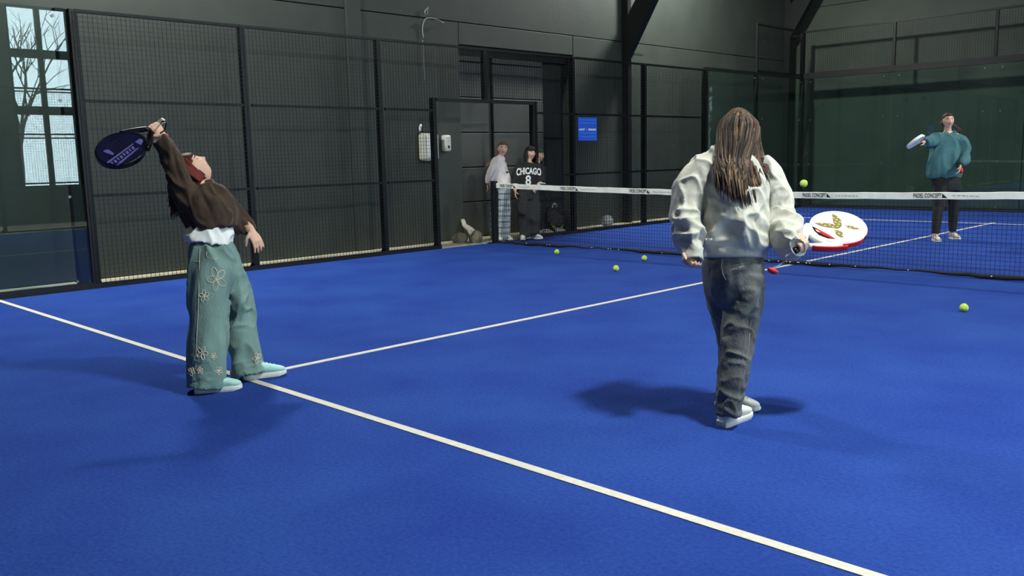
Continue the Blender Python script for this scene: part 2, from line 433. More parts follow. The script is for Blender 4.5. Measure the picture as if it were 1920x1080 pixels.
# portal frames: column with a deep inclined knee brace
def frame(y, zb, nm):
    r = empty(nm, (WX+0.07, y, 0.02)); tag(r, kind='structure')
    inpar(MB().box((WX, y-0.05, 0.02), (WX+0.14, y+0.05, HZ-0.02)).build('column', 'steel_dark'), r)
    s = MB(); P = [(WX+0.14, zb), (WX+1.25, zb+1.75), (WX+1.25, zb+2.3), (WX+0.14, zb+0.75)]
    v = [(x, y-0.07, z) for x, z in P]+[(x, y+0.07, z) for x, z in P]
    s.add(v, [(0, 1, 2, 3), (7, 6, 5, 4), (0, 4, 5, 1), (1, 5, 6, 2), (2, 6, 7, 3), (3, 7, 4, 0)])
    inpar(s.build('knee_brace', 'steel_dark'), r)
    inpar(MB().box((WX+1.1, y-0.07, zb+1.9), (WX+1.4, y+0.07, HZ-0.3)).build('hanger', 'steel_dark'), r)
    inpar(MB().box((WX, y-0.07, HZ-0.35), (RX, y+0.07, HZ-0.02)).build('roof_beam', 'steel_dark'), r)
    inpar(MB().box((WX+0.14, y+0.05, zb+0.05), (WX+0.2, y+0.35, zb+0.08)).build('bracket', 'bolt_steel'), r)
frame(4.15, 3.10, 'trim_1'); frame(10.3, 3.9, 'trim_2')
# far wall, ceiling, window wall, wall behind the camera
wb = MB().box((WX-0.3, BY+0.28, -0.02), (RX+0.2, BY+0.4, HZ)).build('wall_back', 'wall_side'); tag(wb, kind='structure')
for x0, x1 in ((-5.95, -0.6), (-0.6, 4.4), (4.4, RX+0.1)):
    for z0, z1 in ((0.0, 4.6), (4.6, HZ)):
        MB().box((x0+0.006, BY, z0+0.004), (x1-0.006, BY+0.27, z1-0.004)).build('wall_panel', 'wall_paint_far', wb, bevel=0.006)
tag(MB().box((WX-0.5, NY-0.2, HZ), (RX+0.4, BY+0.5, HZ+0.1)).build('ceiling', 'ceiling_paint'), kind='structure')
tag(MB().box((WX-0.5, NY-0.2, -0.03), (RX+0.4, NY, HZ)).build('wall_near', 'wall_side'), kind='structure')
WIN = [(-7.15, -5.10), (-2.76, -0.71), (1.63, 3.68)]; WZ0, WZ1 = 0.90, 6.2
wr = MB(); ys = [NY] + [v for w in WIN for v in w] + [BY+0.4]
for a, b in zip(ys[0::2], ys[1::2]): wr.box((RX, a, -0.03), (RX+0.3, b, HZ))
for a, b in WIN: wr.box((RX, a, -0.03), (RX+0.3, b, WZ0)).box((RX, a, WZ1), (RX+0.3, b, HZ))
wr = wr.build('wall_right', 'wall_side'); tag(wr, kind='structure')
for k, (a, b) in enumerate(WIN):
    w = empty('window_%d' % (k+1), (RX+0.1, (a+b)/2, WZ0)); tag(w, kind='structure')
    cols = [a, a+0.70, a+1.38, b]; rows = [WZ0, 2.02, 2.66, 3.10, 3.97, 5.1, WZ1]; thick = {2.66: 0.2, 3.97: 0.2, 5.1: 0.2}
    for y in cols: inpar(MB().box((RX+0.06, max(a, y-0.06), WZ0), (RX+0.14, min(b, y+0.06), WZ1)).build('mullion', 'steel_dark'), w)
    for z in rows[1:-1]:
        h = thick.get(z, 0.03)
        inpar(MB().box((RX+0.065, a, z-h/2), (RX+0.135, b, z+h/2)).build('transom', 'steel_dark'), w)
    for y0, y1 in zip(cols[:-1], cols[1:]):
        for z0, z1 in zip(rows[:-1], rows[1:]):
            inpar(MB().box((RX+0.095, y0+0.06, z0+0.016), (RX+0.105, y1-0.06, z1-0.016)).build('pane', 'window_glass'), w)
tag(MB().box((RX+0.4, -40, -0.2), (60, 40, -0.05)).build('ground_outside', 'snow_ground'), kind='structure')

# bare trees beyond the windows
def tree(loc, h, seed, label):
    R = random.Random(seed); mb = MB()
    def grow(p, d, ln, r, lev):
        q = p + d*ln; k = p + d*ln*0.5 + np.array([R.uniform(-1, 1), R.uniform(-1, 1), 0.2])*ln*0.06
        mb.tube([p, k, q], [r, r*0.85, r*0.65], n=6 if lev < 2 else 4)
        if lev >= 5: return
        for _ in range(3 if lev < 3 else 2):
            nd = unit(d + np.array([R.uniform(-1, 1), R.uniform(-1, 1), R.uniform(-0.35, 0.6)])*0.75)
            grow(q if R.random() < 0.6 else p+d*ln*0.7, nd, ln*R.uniform(0.6, 0.82), r*0.6, lev+1)
    grow(np.zeros(3), np.array([0.03, 0.05, 1.0]), h*0.28, h*0.011, 0)
    t = empty('bare_tree', loc); o = mb.build('branches', 'bark', t, smooth=True)
    tag(t, label, 'tree', 'bare trees outside the hall windows')
for x, y, h, sd in ((16.0, -3.2, 9.5, 4), (19.5, 0.6, 10.0, 11), (17.0, -7.5, 9.0, 19)):
    tree((x, y, -0.05), h, sd, 'bare winter tree with thin branches outside the hall windows')

# floodlights hung from the roof
def floodlight(x, y):
    e = empty('floodlight', (x, y, HZ))
    MB().box((-0.02, -0.02, -1.75), (0.02, 0.02, 0)).build('hanger', 'lamp_housing', e)
    MB().box((-0.19, -0.35, -1.86), (0.19, 0.35, -1.75)).build('housing', 'lamp_housing', e, bevel=0.01)
    MB().box((-0.17, -0.33, -1.872), (0.17, 0.33, -1.862)).build('lens', 'lamp_lens', e)
    ld = bpy.data.lights.new('floodlight_beam', 'AREA'); ld.shape = 'RECTANGLE'; ld.size = 0.34; ld.size_y = 0.66; ld.energy = LAMP_W; ld.color = LAMP_COL
    lo = bpy.data.objects.new('floodlight_beam', ld); COL.objects.link(lo); lo.location = (0, 0, -1.885); lo.parent = e
    tag(e, 'rectangular court floodlight hung on a rod from the hall roof', 'lamp', 'court floodlights')
for x in (-4.6, 4.9):
    for y in (-5.4, 5.2): floodlight(x, y)

# ================================================================== COURT ENCLOSURE
H = 2.94
def wires(ya, yb, za, zb, x, step=0.05, r=0.0019, axis='y'):
    mb = MB(); n = max(1, round((yb-ya)/step)); k = max(1, round((zb-za)/step))
    P = (lambda a, z, dx=0: (x+dx, a, z)) if axis == 'y' else (lambda a, z, dx=0: (a, x+dx, z))
    for i in range(n+1):
        a = ya+(yb-ya)*i/n; mb.box(P(a-r, za, -r), P(a+r, zb, r))
    for i in range(k+1):
        z = za+(zb-za)*i/k; mb.box(P(ya, z-r, r), P(yb, z+r, 3*r))
    return mb
def bx(e, nm, a, b, m='steel_dark', bevel=0.0):
    return keep(MB().box(a, b).build(nm, m, None, bevel=bevel), e)
def post(e, x, y, z0, z1, s, foot=True, q=-1):
    """upright: flanged dark box section on the outer side, with its foot plate, gusset and bolts on side q"""
    bx(e, 'post', (x, y-0.03, z0), (x-s*0.10, y+0.03, z1), bevel=0.004)
    bx(e, 'flange', (x+s*0.004, y+q*0.028, z0), (x-s*0.03, y+q*0.048, z1), 'wire_steel')
    if foot:
        bx(e, 'foot_plate', (x, y+q*0.15, 0.021), (x-s*0.16, y-q*0.03, 0.030))
        yy = y+q*0.03
        v = [(x-s*0.045, yy, 0.03), (x-s*0.045, yy+q*0.07, 0.03), (x-s*0.045, yy, 0.12), (x-s*0.055, yy, 0.03), (x-s*0.055, yy+q*0.07, 0.03), (x-s*0.055, yy, 0.12)]
        keep(MB().add(v, [(0, 1, 2), (5, 4, 3), (0, 3, 4, 1), (1, 4, 5, 2), (2, 5, 3, 0)]).build('gusset', 'steel_dark'), e)
        for t in (0.075, 0.125):
            b = MB(); b.tube([(x-s*0.05, y+q*t, 0.028), (x-s*0.05, y+q*t, 0.055)], 0.012, n=6); keep(b.build('bolt', 'bolt_steel'), e)
def fence_panel(x, y0, y1, s, label, group, zmin=0.0, first=False, top=H, rails=(1.0, 2.0)):
    y0 += 0.001; y1 -= 0.001
    e = empty('fence_panel', (x, (y0+y1)/2, zmin)); tag(e, label, 'fence', group)
    z0 = zmin+0.021
    post(e, x, y1-0.03, z0, top, s)
    if first: post(e, x, y0+0.03, z0, H if first is True else first, s, q=1)
    w = keep(wires(y0+0.03, y1-0.03, z0+0.03, H-0.03, x+s*0.012).build('wire_mesh', 'wire_steel'), e); tag(w, kind='stuff')
    bx(e, 'top_rail', (x-s*0.002, y0, H-0.035), (x-s*0.04, y1, H), 'wire_steel')
    for z in rails:
        bx(e, 'mid_rail', (x+s*0.002, y0+0.03, z-0.017), (x-s*0.03, y1-0.03, z+0.017))
    bx(e, 'bottom_rail', (x+s*0.01, y0, z0), (x-s*0.03, y1, z0+0.035))
    return e
lab = 'black steel wire-mesh fence panel with two mid rails on the wall side'
g = 'mesh fence panels along the wall'
fence_panel(-5.0, -6, -4, 1, 'wide black mesh fence panel next to the glass pane that mirrors the windows', g, first=True)
fence_panel(-5.0, -4, -2, 1, 'wide black mesh fence panel before the wall pilaster, next to the glass-end panel', g)
fence_panel(-5.0, -2, -1.05, 1, 'narrow black mesh fence panel in front of the white wall boxes', g, top=2.18)
e = empty('gate_frame', (-5.0, -0.04, 0.0)); tag(e, 'black steel gate frame with open doorway and mesh above, by the net post', 'gate')
bx(e, 'lintel', (-4.99, -1.049, 2.13), (-5.05, 0.969, 2.18)); bx(e, 'top_rail', (-5.002, -1.049, H-0.035), (-5.04, 0.969, H), 'wire_steel')
bx(e, 'king_post', (-5.0, -0.09, 2.18), (-5.08, -0.02, H-0.03))
tag(keep(wires(-1.02, 0.94, 2.2, H-0.04, -4.988).build('wire_mesh', 'wire_steel'), e), kind='stuff')
fence_panel(-5.0, 0.97, 2.0, 1, 'narrow black mesh fence panel beside the gate, with the sports bag behind it', g, first=2.18)
fence_panel(-5.0, 2.0, 4.0, 1, 'black mesh fence panel bearing the blue sign', g)
fence_panel(-5.0, 4.0, 6.0, 1, 'black mesh fence panel joining the far green glass', g)
for y0 in (-6, -4, -2, 0):
    fence_panel(5.0, y0, y0+2, -1, {-6: 'window-side mesh fence panel adjoining the tall glass pane', -4: 'window-side mesh fence panel between the glass-end panel and the net-post panel', -2: 'window-side mesh fence panel just before the net post', 0: 'window-side mesh fence panel just past the net post'}[y0], 'mesh fence panels on the window side', first=(y0 == -6))
# kerb strip along the turf edge
tag(MB().box((-4.986, -10, 0.0), (-4.999, -1.05, 0.05)).box((-4.986, 0.97, 0.0), (-4.999, 9.98, 0.05)).build('baseboard_left', 'steel_dark'), kind='structure')
tag(MB().box((-5, 9.985, 0.0), (5, 9.999, 0.03)).build('baseboard_back', 'steel_dark'), kind='structure')

# glass panes
def glass_panel(a, b, label, group, axis='y', fix=-5.0, s=1, top=2.93, lower=0.0):
    """axis y: pane in plane x=fix from y=a..b"""
    P = (lambda t, z, d: (fix-s*d, t, z)) if axis == 'y' else (lambda t, z, d: (t, fix-s*d, z))
    e = empty('glass_screen', P((a+b)/2, 0.0, 0.0)); tag(e, label, 'glass panel', group)
    keep(MB().box(P(a+0.006, 0.07, 0.005), P(b-0.006, top, 0.017)).build('pane', 'court_glass'), e)
    bx(e, 'bottom_rail', P(a+.001, 0.031, 0.0), P(b-.001, 0.07, 0.035))
    for t in (a+0.16, b-0.16):
        for z in ((0.10, 1.0, 2.0, 2.85) if top > 2.5 else (0.1,)):
            m = MB(); m.tube([P(t, z, -0.004), P(t, z, 0.035)], 0.016, n=8); keep(m.build('clamp', 'bolt_steel'), e)
    return e
gl = 'glass wall panes'
glass_panel(-8, -6, 'tall glass court pane mirroring the tall hall windows', gl)
glass_panel(-10, -8, 'tall glass court pane at the near wall-side corner', gl)
glass_panel(6, 8, 'dark green glass side pane joined to the mesh fence at the far end', gl)
glass_panel(8, 10, 'dark green glass side pane in the far corner', gl)
for k, x in enumerate((-5, -3, -1, 1, 3)):
    glass_panel(x, x+2, ['dark green glass end pane touching the far corner post', 'dark green glass end pane behind the teal-shirted player'][k] if k < 2 else ['dark green glass end pane right beyond the teal-shirted player', 'dark green glass end pane next to the window-side end pane', 'dark green glass end pane in the window-side far corner'][k-2], gl, axis='x', fix=10.0, s=-1)
for a in (-8, -10): glass_panel(a, a+2, 'tall glass pane on the window side ' + ('adjoining the mesh fence' if a == -8 else 'in the near corner'), gl, fix=5.0, s=-1)
# steelwork round the glass: one straight frame along the side, one along the end, outside the panes
K = 0.045
st = empty('glass_side_frame', (-5.0-K, 8.0, 0.0)); tag(st, 'black steel side frame of the far corner with one raised mesh square', 'frame')
bx(st, 'side_beam', (-5.0-K, 6.02, 2.93), (-5.07-K, 9.99, 2.99)); bx(st, 'top_rail', (-5.0-K, 8.0, 3.96), (-5.035-K, 9.99, 4.0)); bx(st, 'side_post', (-5.0-K, 7.98, 2.99), (-5.035-K, 8.02, 4.0))
bx(st, 'mid_rail', (-5.0-K, 8.0, 3.0), (-5.035-K, 9.99, 3.03)); bx(st, 'side_leg', (-5.0-K, 7.96, 0.021), (-5.07-K, 8.04, 2.93)); bx(st, 'end_post', (-5.0-K, 6.02, 0.021), (-5.07-K, 6.09, 2.93))
tag(keep(wires(8.02, 9.98, 3.03, 3.95, -5.0-K+.002).build('wire_mesh', 'wire_steel'), st), kind='stuff')
st = empty('glass_back_frame', (0.0, 10.0+K, 0.0)); tag(st, 'black steel end frame with long raised mesh strip behind the far glass', 'frame')
bx(st, 'corner_post', (-5.0-K-.005, 10.0+K, 0.021), (-5.09-K, 10.09+K, 4.0)); bx(st, 'end_beam', (-5.04, 10.0+K, 2.93), (5, 10.09+K, 3.06)); bx(st, 'top_rail', (-5.04, 10.0+K, 3.96), (5, 10.04+K, 4.0))
for x in (-3, -1, 1, 3, 4.97): bx(st, 'mesh_post', (x-0.03, 10.0+K, 3.06), (x+0.03, 10.05+K, 3.96))
bx(st, 'end_leg', (4.94, 10.02+K, 0.0), (5.0, 10.09+K, 2.93))
tag(keep(wires(-4.97, 4.97, 3.07, 3.95, 9.995+K, axis='x').build('wire_mesh', 'wire_steel'), st), kind='stuff')
s2 = empty('glass_end_post', (-5.0, -6.1, 0.0)); tag(s2, 'broad dark steel post between glass pane and first mesh panel', 'post')
bx(s2, 'upright', (-5.04, -6.12, 0.021), (-5.14, -6.02, H)); bx(s2, 'foot_plate', (-5.04, -6.3, 0.021), (-5.2, -6.02, 0.03))

# ================================================================== NET
nt_ = empty('court_net', (0, 0, 0)); tag(nt_, 'black net with white printed top band stretched across the blue court', 'net')
def net_z(x): return 0.835 + 0.085*(abs(x)/5.0)**1.6
m = MB(); N = 222
for i in range(N+1):
    x = -4.90+9.80*i/N; r = 0.0016; m.box((x-r, -r, 0.04), (x+r, r, net_z(x)-0.03))
for k in range(18):
    z = 0.05+k*0.0445; P = [(-4.90+9.80*i/24) for i in range(25)]
    for a, b in zip(P[:-1], P[1:]):
        za = z*net_z(a)/0.86; zb = z*net_z(b)/0.86
        if za < net_z(a)-0.04: m.bar((a, 0.001, za), (b, 0.001, zb), 0.0032, 0.0032)
tag(m.build('net_mesh', 'net_cord', nt_), kind='stuff')
m = MB(); n = 160; TH = 0.068; prof = [(-0.006, 0.0), (-0.007, -TH), (0.007, -TH), (0.006, 0.0), (0, 0.004)]
v = []; f = []
for i in range(n+1):
    x = -4.89+9.78*i/n; w = 0.0035*math.sin(x*9)+0.002*math.sin(x*23+1)
    for py, pz in prof: v.append((x, py+0.25*w, net_z(x)+pz+0.4*w))
k = len(prof)
for i in range(n):
    for j in range(k): f.append((i*k+j, (i+1)*k+j, (i+1)*k+(j+1) % k, i*k+(j+1) % k))
f += [tuple(range(k)), tuple(range(n*k, n*k+k))[::-1]]
band = m.add(v, f).build('top_band', 'tape_white', nt_, smooth=False)
for i in range(8):
    x0 = -4.80+1.23*i
    if x0+0.45 > 4.9: break
    tv, tf = text_mesh('PADEL CONCEPT', 0.064, 0.56, 0.0006)
    tv[:, 0] -= tv[:, 0].min(); tw = tv[:, 0].max()
    zc = net_z(x0+0.2)-0.032; sl = (net_z(x0+0.4)-net_z(x0))/0.4
    mb = MB(); mb.add([(x0+p[0], -0.0098, zc+p[1]+sl*(p[0]-0.2)) for p in tv], tf)
    t0 = x0+tw+0.008; mb.add([(t0, -0.0098, zc-0.022+sl*.2), (t0+0.05, -0.0098, zc-0.022+sl*.2), (t0, -0.0098, zc+0.022+sl*.2)], [(0, 1, 2)])
    o = mb.build('band_print', 'print_black', band)
    mg = MB(); xx = t0+0.10; gg = random.Random(i)
    while xx < t0+0.36:
        w = gg.uniform(0.015, 0.04); z = zc+sl*0.3+gg.uniform(-.003, .003)
        mg.add([(xx, -0.0098, z-0.006), (xx+w, -0.0098, z-0.008), (xx+w, -0.0098, z), (xx, -0.0098, z+0.004)], [(0, 1, 2, 3)]); xx += w+0.012
    mg.build('band_small_print', 'print_grey', band)
m = MB(); P = []; Rr = random.Random(2)
for i in range(81):
    x = -4.9+9.8*i/80; P.append((x*.985, -0.02+0.025*math.sin(x*1.7)+0.01*Rr.uniform(-1, 1), 0.03+0.007*Rr.uniform(-1, 1)))
m.tube(P, [0.017 + 0.007*math.sin(q[0]*3+1) for q in P], n=7); m.build('bottom_cord', 'net_cord', nt_, smooth=True)
for i in range(34):
    x = Rr.uniform(-4.7, 4.7) if i > 12 else Rr.gauss(0.0, 0.35)
    v, f = ellipsoid((x, -0.04+0.025*math.sin(x*1.7), 0.035), (0.008, 0.006, 0.006), nu=6, nv=4); MB().add(v, f).build('knot', 'tape_white', nt_)
for sx in (-1, 1):
    e = empty('net_post', (sx*4.945, 0.0, 0.0)); tag(e, 'black square net post beside the open gate' if sx < 0 else 'black square net post on the window side', 'post', 'net posts')
    MB().box((-0.04, -0.04, 0.012), (0.04, 0.04, 0.955)).build('upright', 'steel_dark', e, bevel=0.006)
    MB().box((-0.042, -0.13, 0.0), (0.042, 0.13, 0.012)).build('base_plate', 'steel_dark', e)
    for yy in (-0.105, 0.105):
        for xx in (-0.025, 0.025):
            b = MB(); b.tube([(xx, yy, 0.012), (xx, yy, 0.03)], 0.011, n=6); b.build('bolt', 'bolt_steel', e)
    MB().box((-0.02, 0.04, 0.70), (0.02, 0.07, 0.80)).build('winder', 'steel_dark', e, bevel=0.006)

# ================================================================== SMALL THINGS
def tennis_ball(c, label, air=False):
    e = empty('tennis_ball', c); R = 0.0335
    v, f = ellipsoid((0, 0, 0), (R, R, R), nu=28, nv=18); MB().add(v, f).build('felt', 'ball_felt', e, smooth=True)
    P = []
    for i in range(61):
        t = 2*math.pi*i/60; a = 0.44
        p = np.array([math.cos(t)*(1-a)+a*math.cos(3*t)*1.0, math.sin(t)*(1-a)-a*math.sin(3*t), 2*math.sqrt(a*(1-a))*math.sin(2*t)])
        P.append(unit(p)*R*1.003)
    m = MB(); m.tube(P, 0.0012, n=5); m.build('seam', 'ball_seam', e, smooth=True)
    e.rotation_euler = (rng.uniform(0, 3), rng.uniform(0, 3), rng.uniform(0, 3))
    tag(e, label, 'ball', 'yellow tennis balls')
for px, py, lb in ((1044, 477, 'yellow-green tennis ball lying by the net, nearest the net post'), (1155, 508.5, 'yellow-green tennis ball lying on turf farthest off the net among three'),
                   (1208, 489, 'yellow-green tennis ball touching the net foot beside grey-sweatered player'), (1807, 584.5, 'yellow-green tennis ball lying alone on the empty blue turf')):
    p = on_ground(px, py); tennis_ball((p[0], p[1], 0.0335), lb)
tennis_ball(V(1507, 344, 7.9), 'yellow-green tennis ball flying in the air above the net')

# white volleyball outside the fence
p = (-5.19, 3.05, 0.02+0.112); e = empty('volleyball', p)
v, f = ellipsoid((0, 0, 0), (0.112, 0.112, 0.112), nu=32, nv=20); MB().add(v, f).build('shell', 'volley_white', e, smooth=True)
for ax in range(3):
    for off in (-0.035, 0.035, 0):
        P = []
        for i in range(25):
            t = math.pi*(-0.25+0.5*i/24); q = np.zeros(3); q[ax] = off*(1 if i else 1); q[(ax+1) % 3] = math.cos(t); q[(ax+2) % 3] = math.sin(t); q[ax] = off*8
            P.append(unit(q)*0.1125)
        m = MB(); m.tube(P, 0.0016, n=4); m.build('seam', 'print_grey', e)
e.rotation_euler = (0.3, 0.5, 0.2); tag(e, 'white panelled volleyball resting between mesh fence and wall', 'ball')

# blue sign on the fence
y0, y1 = 2.03, 2.52
e = empty('sign', (-4.97, (y0+y1)/2, 1.56)); tag(e, 'blue rectangular sign with white lettering tied to the mesh fence', 'sign')
keep(MB().box((-4.978, y0, 1.56), (-4.972, y1, 1.95)).build('board', 'sign_blue'), e)
for a, w, h in ((.02, .022, .03), (.046, .02, .03), (.070, .022, .034), (.096, .018, .03), (.122, .018, .036), (.150, .012, .046), (.214, .006, .04), (.262, .022, .034), (.290, .022, .034), (.318, .03, .034), (.354, .024, .034), (.384, .024, .034), (.414, .024, .034), (.444, .022, .034)):
    keep(MB().add([(-4.970, y0+a, 1.728), (-4.970, y0+a+w, 1.728), (-4.970, y0+a+w, 1.728+h), (-4.970, y0+a, 1.728+h)], [(0, 1, 2, 3)]).build('letter_mark', 'sign_white'), e)
for z in (1.62, 1.68, 1.85, 1.90):
    keep(MB().add([(-4.970, y0+0.03, z), (-4.970, y1-0.03, z), (-4.970, y1-0.03, z+0.012), (-4.970, y0+0.03, z+0.012)], [(0, 1, 2, 3)]).build('stripe', 'sign_blue_light'), e)

# white dispensers / boxes on the wall
e = empty('wall_dispenser', (WX, -0.74, 1.28)); tag(e, 'large white plastic dispenser with dark lid strip and yellow warning mark on wall', 'dispenser')
def rbox(a, b, nm, mt, par, bev): o = MB().box(a, b).build(nm, mt, None, bevel=bev); o.modifiers['bevel'].segments = 4; return keep(o, par)
rbox((WX+0.002, -0.90, 1.28), (WX+0.14, -0.58, 1.70), 'case', 'plastic_white', e, 0.05)
rbox((WX+0.01, -0.87, 1.70), (WX+0.12, -0.58, 1.735), 'lid_strip', 'plastic_dark', e, 0.008)
rbox((WX+0.14, -0.82, 1.34), (WX+0.146, -0.63, 1.66), 'front_label', 'sole_white', e, 0.002)
m = MB(); m.add([(WX+0.149, -0.755, 1.46), (WX+0.149, -0.69, 1.46), (WX+0.149, -0.7225, 1.52)], [(0, 1, 2)]); keep(m.build('warning_mark', 'yellow_print'), e)
m = MB(); m.add([(WX+0.149, -0.76, 1.575), (WX+0.149, -0.68, 1.575), (WX+0.149, -0.68, 1.60), (WX+0.149, -0.76, 1.60)], [(0, 1, 2, 3)]); keep(m.build('label_mark', 'lips'), e)
m = MB(); m.tube([(WX+0.03, -0.86, 1.71), (WX+0.035, -0.87, 1.78), (WX+0.03, -0.845, 1.82), (WX+0.01, -0.83, 1.80)], 0.018, n=8); keep(m.build('bottle_neck', 'sole_white', None, True), e)
e = empty('soap_box', (WX, -0.37, 1.43)); tag(e, 'small white rounded wall box with dark round sensor beside the larger dispenser', 'dispenser')
rbox((WX+0.002, -0.44, 1.42), (WX+0.10, -0.30, 1.67), 'case', 'plastic_white', e, 0.03)
v, f = ellipsoid((WX+0.10, -0.36, 1.49), (0.008, 0.025, 0.025), nu=14, nv=8); keep(MB().add(v, f).build('sensor', 'plastic_dark', None, True), e)
# loose cable stub high on the wall
def wpt(px, py, dx=0.015): q = on_x(px, py, WX); return q + np.array([dx, 0, 0])
e = empty('wall_cable', wpt(792, 40)); tag(e, 'broken grey cable stub hanging on the dark wall above the fence', 'cable')
m = MB(); m.tube(catmull([wpt(793, 72), wpt(791, 55), wpt(792, 42, .03), wpt(797, 35, .04), wpt(812, 36, .05), wpt(828, 44, .05)], 4), 0.007, n=6); keep(m.build('cable', 'cord_grey', None, True), e)
m = MB(); m.tube([wpt(797, 30), wpt(794, 22, .03), wpt(800, 14, .03), wpt(799, 27, .03)], 0.01, n=6); keep(m.build('frayed_end', 'cord_grey', None, True), e)
m = MB(); m.tube([wpt(791, 75), wpt(792, 98), wpt(795, 150)], 0.004, n=5); keep(m.build('wire', 'cord_grey', None, True), e)

# rubble: tan stones and a crumpled cloth in the doorway
def stone(px, py, r, seed, lb):
    p = on_ground(px, py, 0.02); R = np.random.RandomState(seed)
    v, f = ellipsoid((0, 0, 0), r, nu=14, nv=9); v = np.array(v); v *= (1+0.18*(vnoise(v*14+seed)-0.5)*2)[:, None]; v[:, 2] = np.maximum(v[:, 2], -r[2]*0.55)
    o = MB().add(v, f).build('stone', 'stone_tan', None, smooth=False); o.location = (p[0], p[1], 0.02+r[2]*0.55); o.rotation_euler[2] = seed
    tag(o, lb, 'stone', 'stones in the doorway')
stone(862, 455, (0.13, 0.11, 0.10), 3, 'tan rough stone against the wall edge in the doorway')
stone(893, 455, (0.11, 0.10, 0.12), 5, 'tan rough stone with cream cloth on it in the doorway')
a = on_ground(889, 453, 0.02)
pts = [on_x(868, 412, WX+0.03), on_x(872, 424, WX+0.10), on_x(880, 430, WX+0.14), on_x(888, 438, -5.42), on_x(895, 446, -5.36), on_x(905, 447, -5.30)]
o = solid('crumpled_cloth', [loft(pts, [0.03, 0.045, 0.05, 0.06, 0.05, 0.02], [0.018, 0.022, 0.03, 0.03, 0.025, 0.02], None, n=14)], 0.01, 'cloth_cream', None, disp=[folds((0.3, 0.4, -0.8), 22, 0.012, seed=4)])
tag(o, 'cream crumpled cloth draped over the tan stones in the doorway', 'cloth')
# sports bag, its lime straps, and sneakers
by = 1.75
def bagp(y, z, dx=0.0): return np.array([-5.38+dx, 2.31-(2.2-y)*0.72, z])
parts = [loft([bagp(1.25, .16), bagp(1.45, .2), bagp(1.75, .2), bagp(2.05, .17), bagp(2.2, .13)], [.10, .17, .19, .17, .09], [.10, .17, .19, .15, .09], (1, 0, 0), n=18),
         ellipsoid(bagp(1.45, .33), (.14, .17, .12)), ellipsoid(bagp(1.95, .27), (.15, .2, .12))]
e = empty('sports_bag', bagp(1.7, 0.02)); tag(e, 'black slouched sports bag with lime-green trim behind the mesh fence', 'bag')
parts = [(np.column_stack([np.array(v)[:, :2], np.maximum(np.array(v)[:, 2], 0.022)]), f) for v, f in parts]
keep(solid('body', parts, 0.014, 'bag_black', None, disp=[folds((0.2, 1, 0.3), 11, 0.02, seed=2)]), e)
for k, (z, dy) in enumerate(((.05, 0), (.09, .05))):
    m = MB(); m.tube(catmull([(-5.25, 1.62+dy, .20-z*.5), (-5.215, 1.68+dy, .05+z*.3), (-5.195, 1.76+dy, .045+z*.4), (-5.20, 1.82+dy, .07+z)], 5), 0.010, n=6); keep(m.build('lime_strap', 'bag_green', None, True), e)
m = MB(); m.tube(catmull([(-5.33, 1.72, .42), (-5.30, 1.74, .50), (-5.31, 1.82, .49), (-5.33, 1.82, .42)], 5), 0.018, n=7); keep(m.build('grey_handle', 'cord_grey', None, True), e)

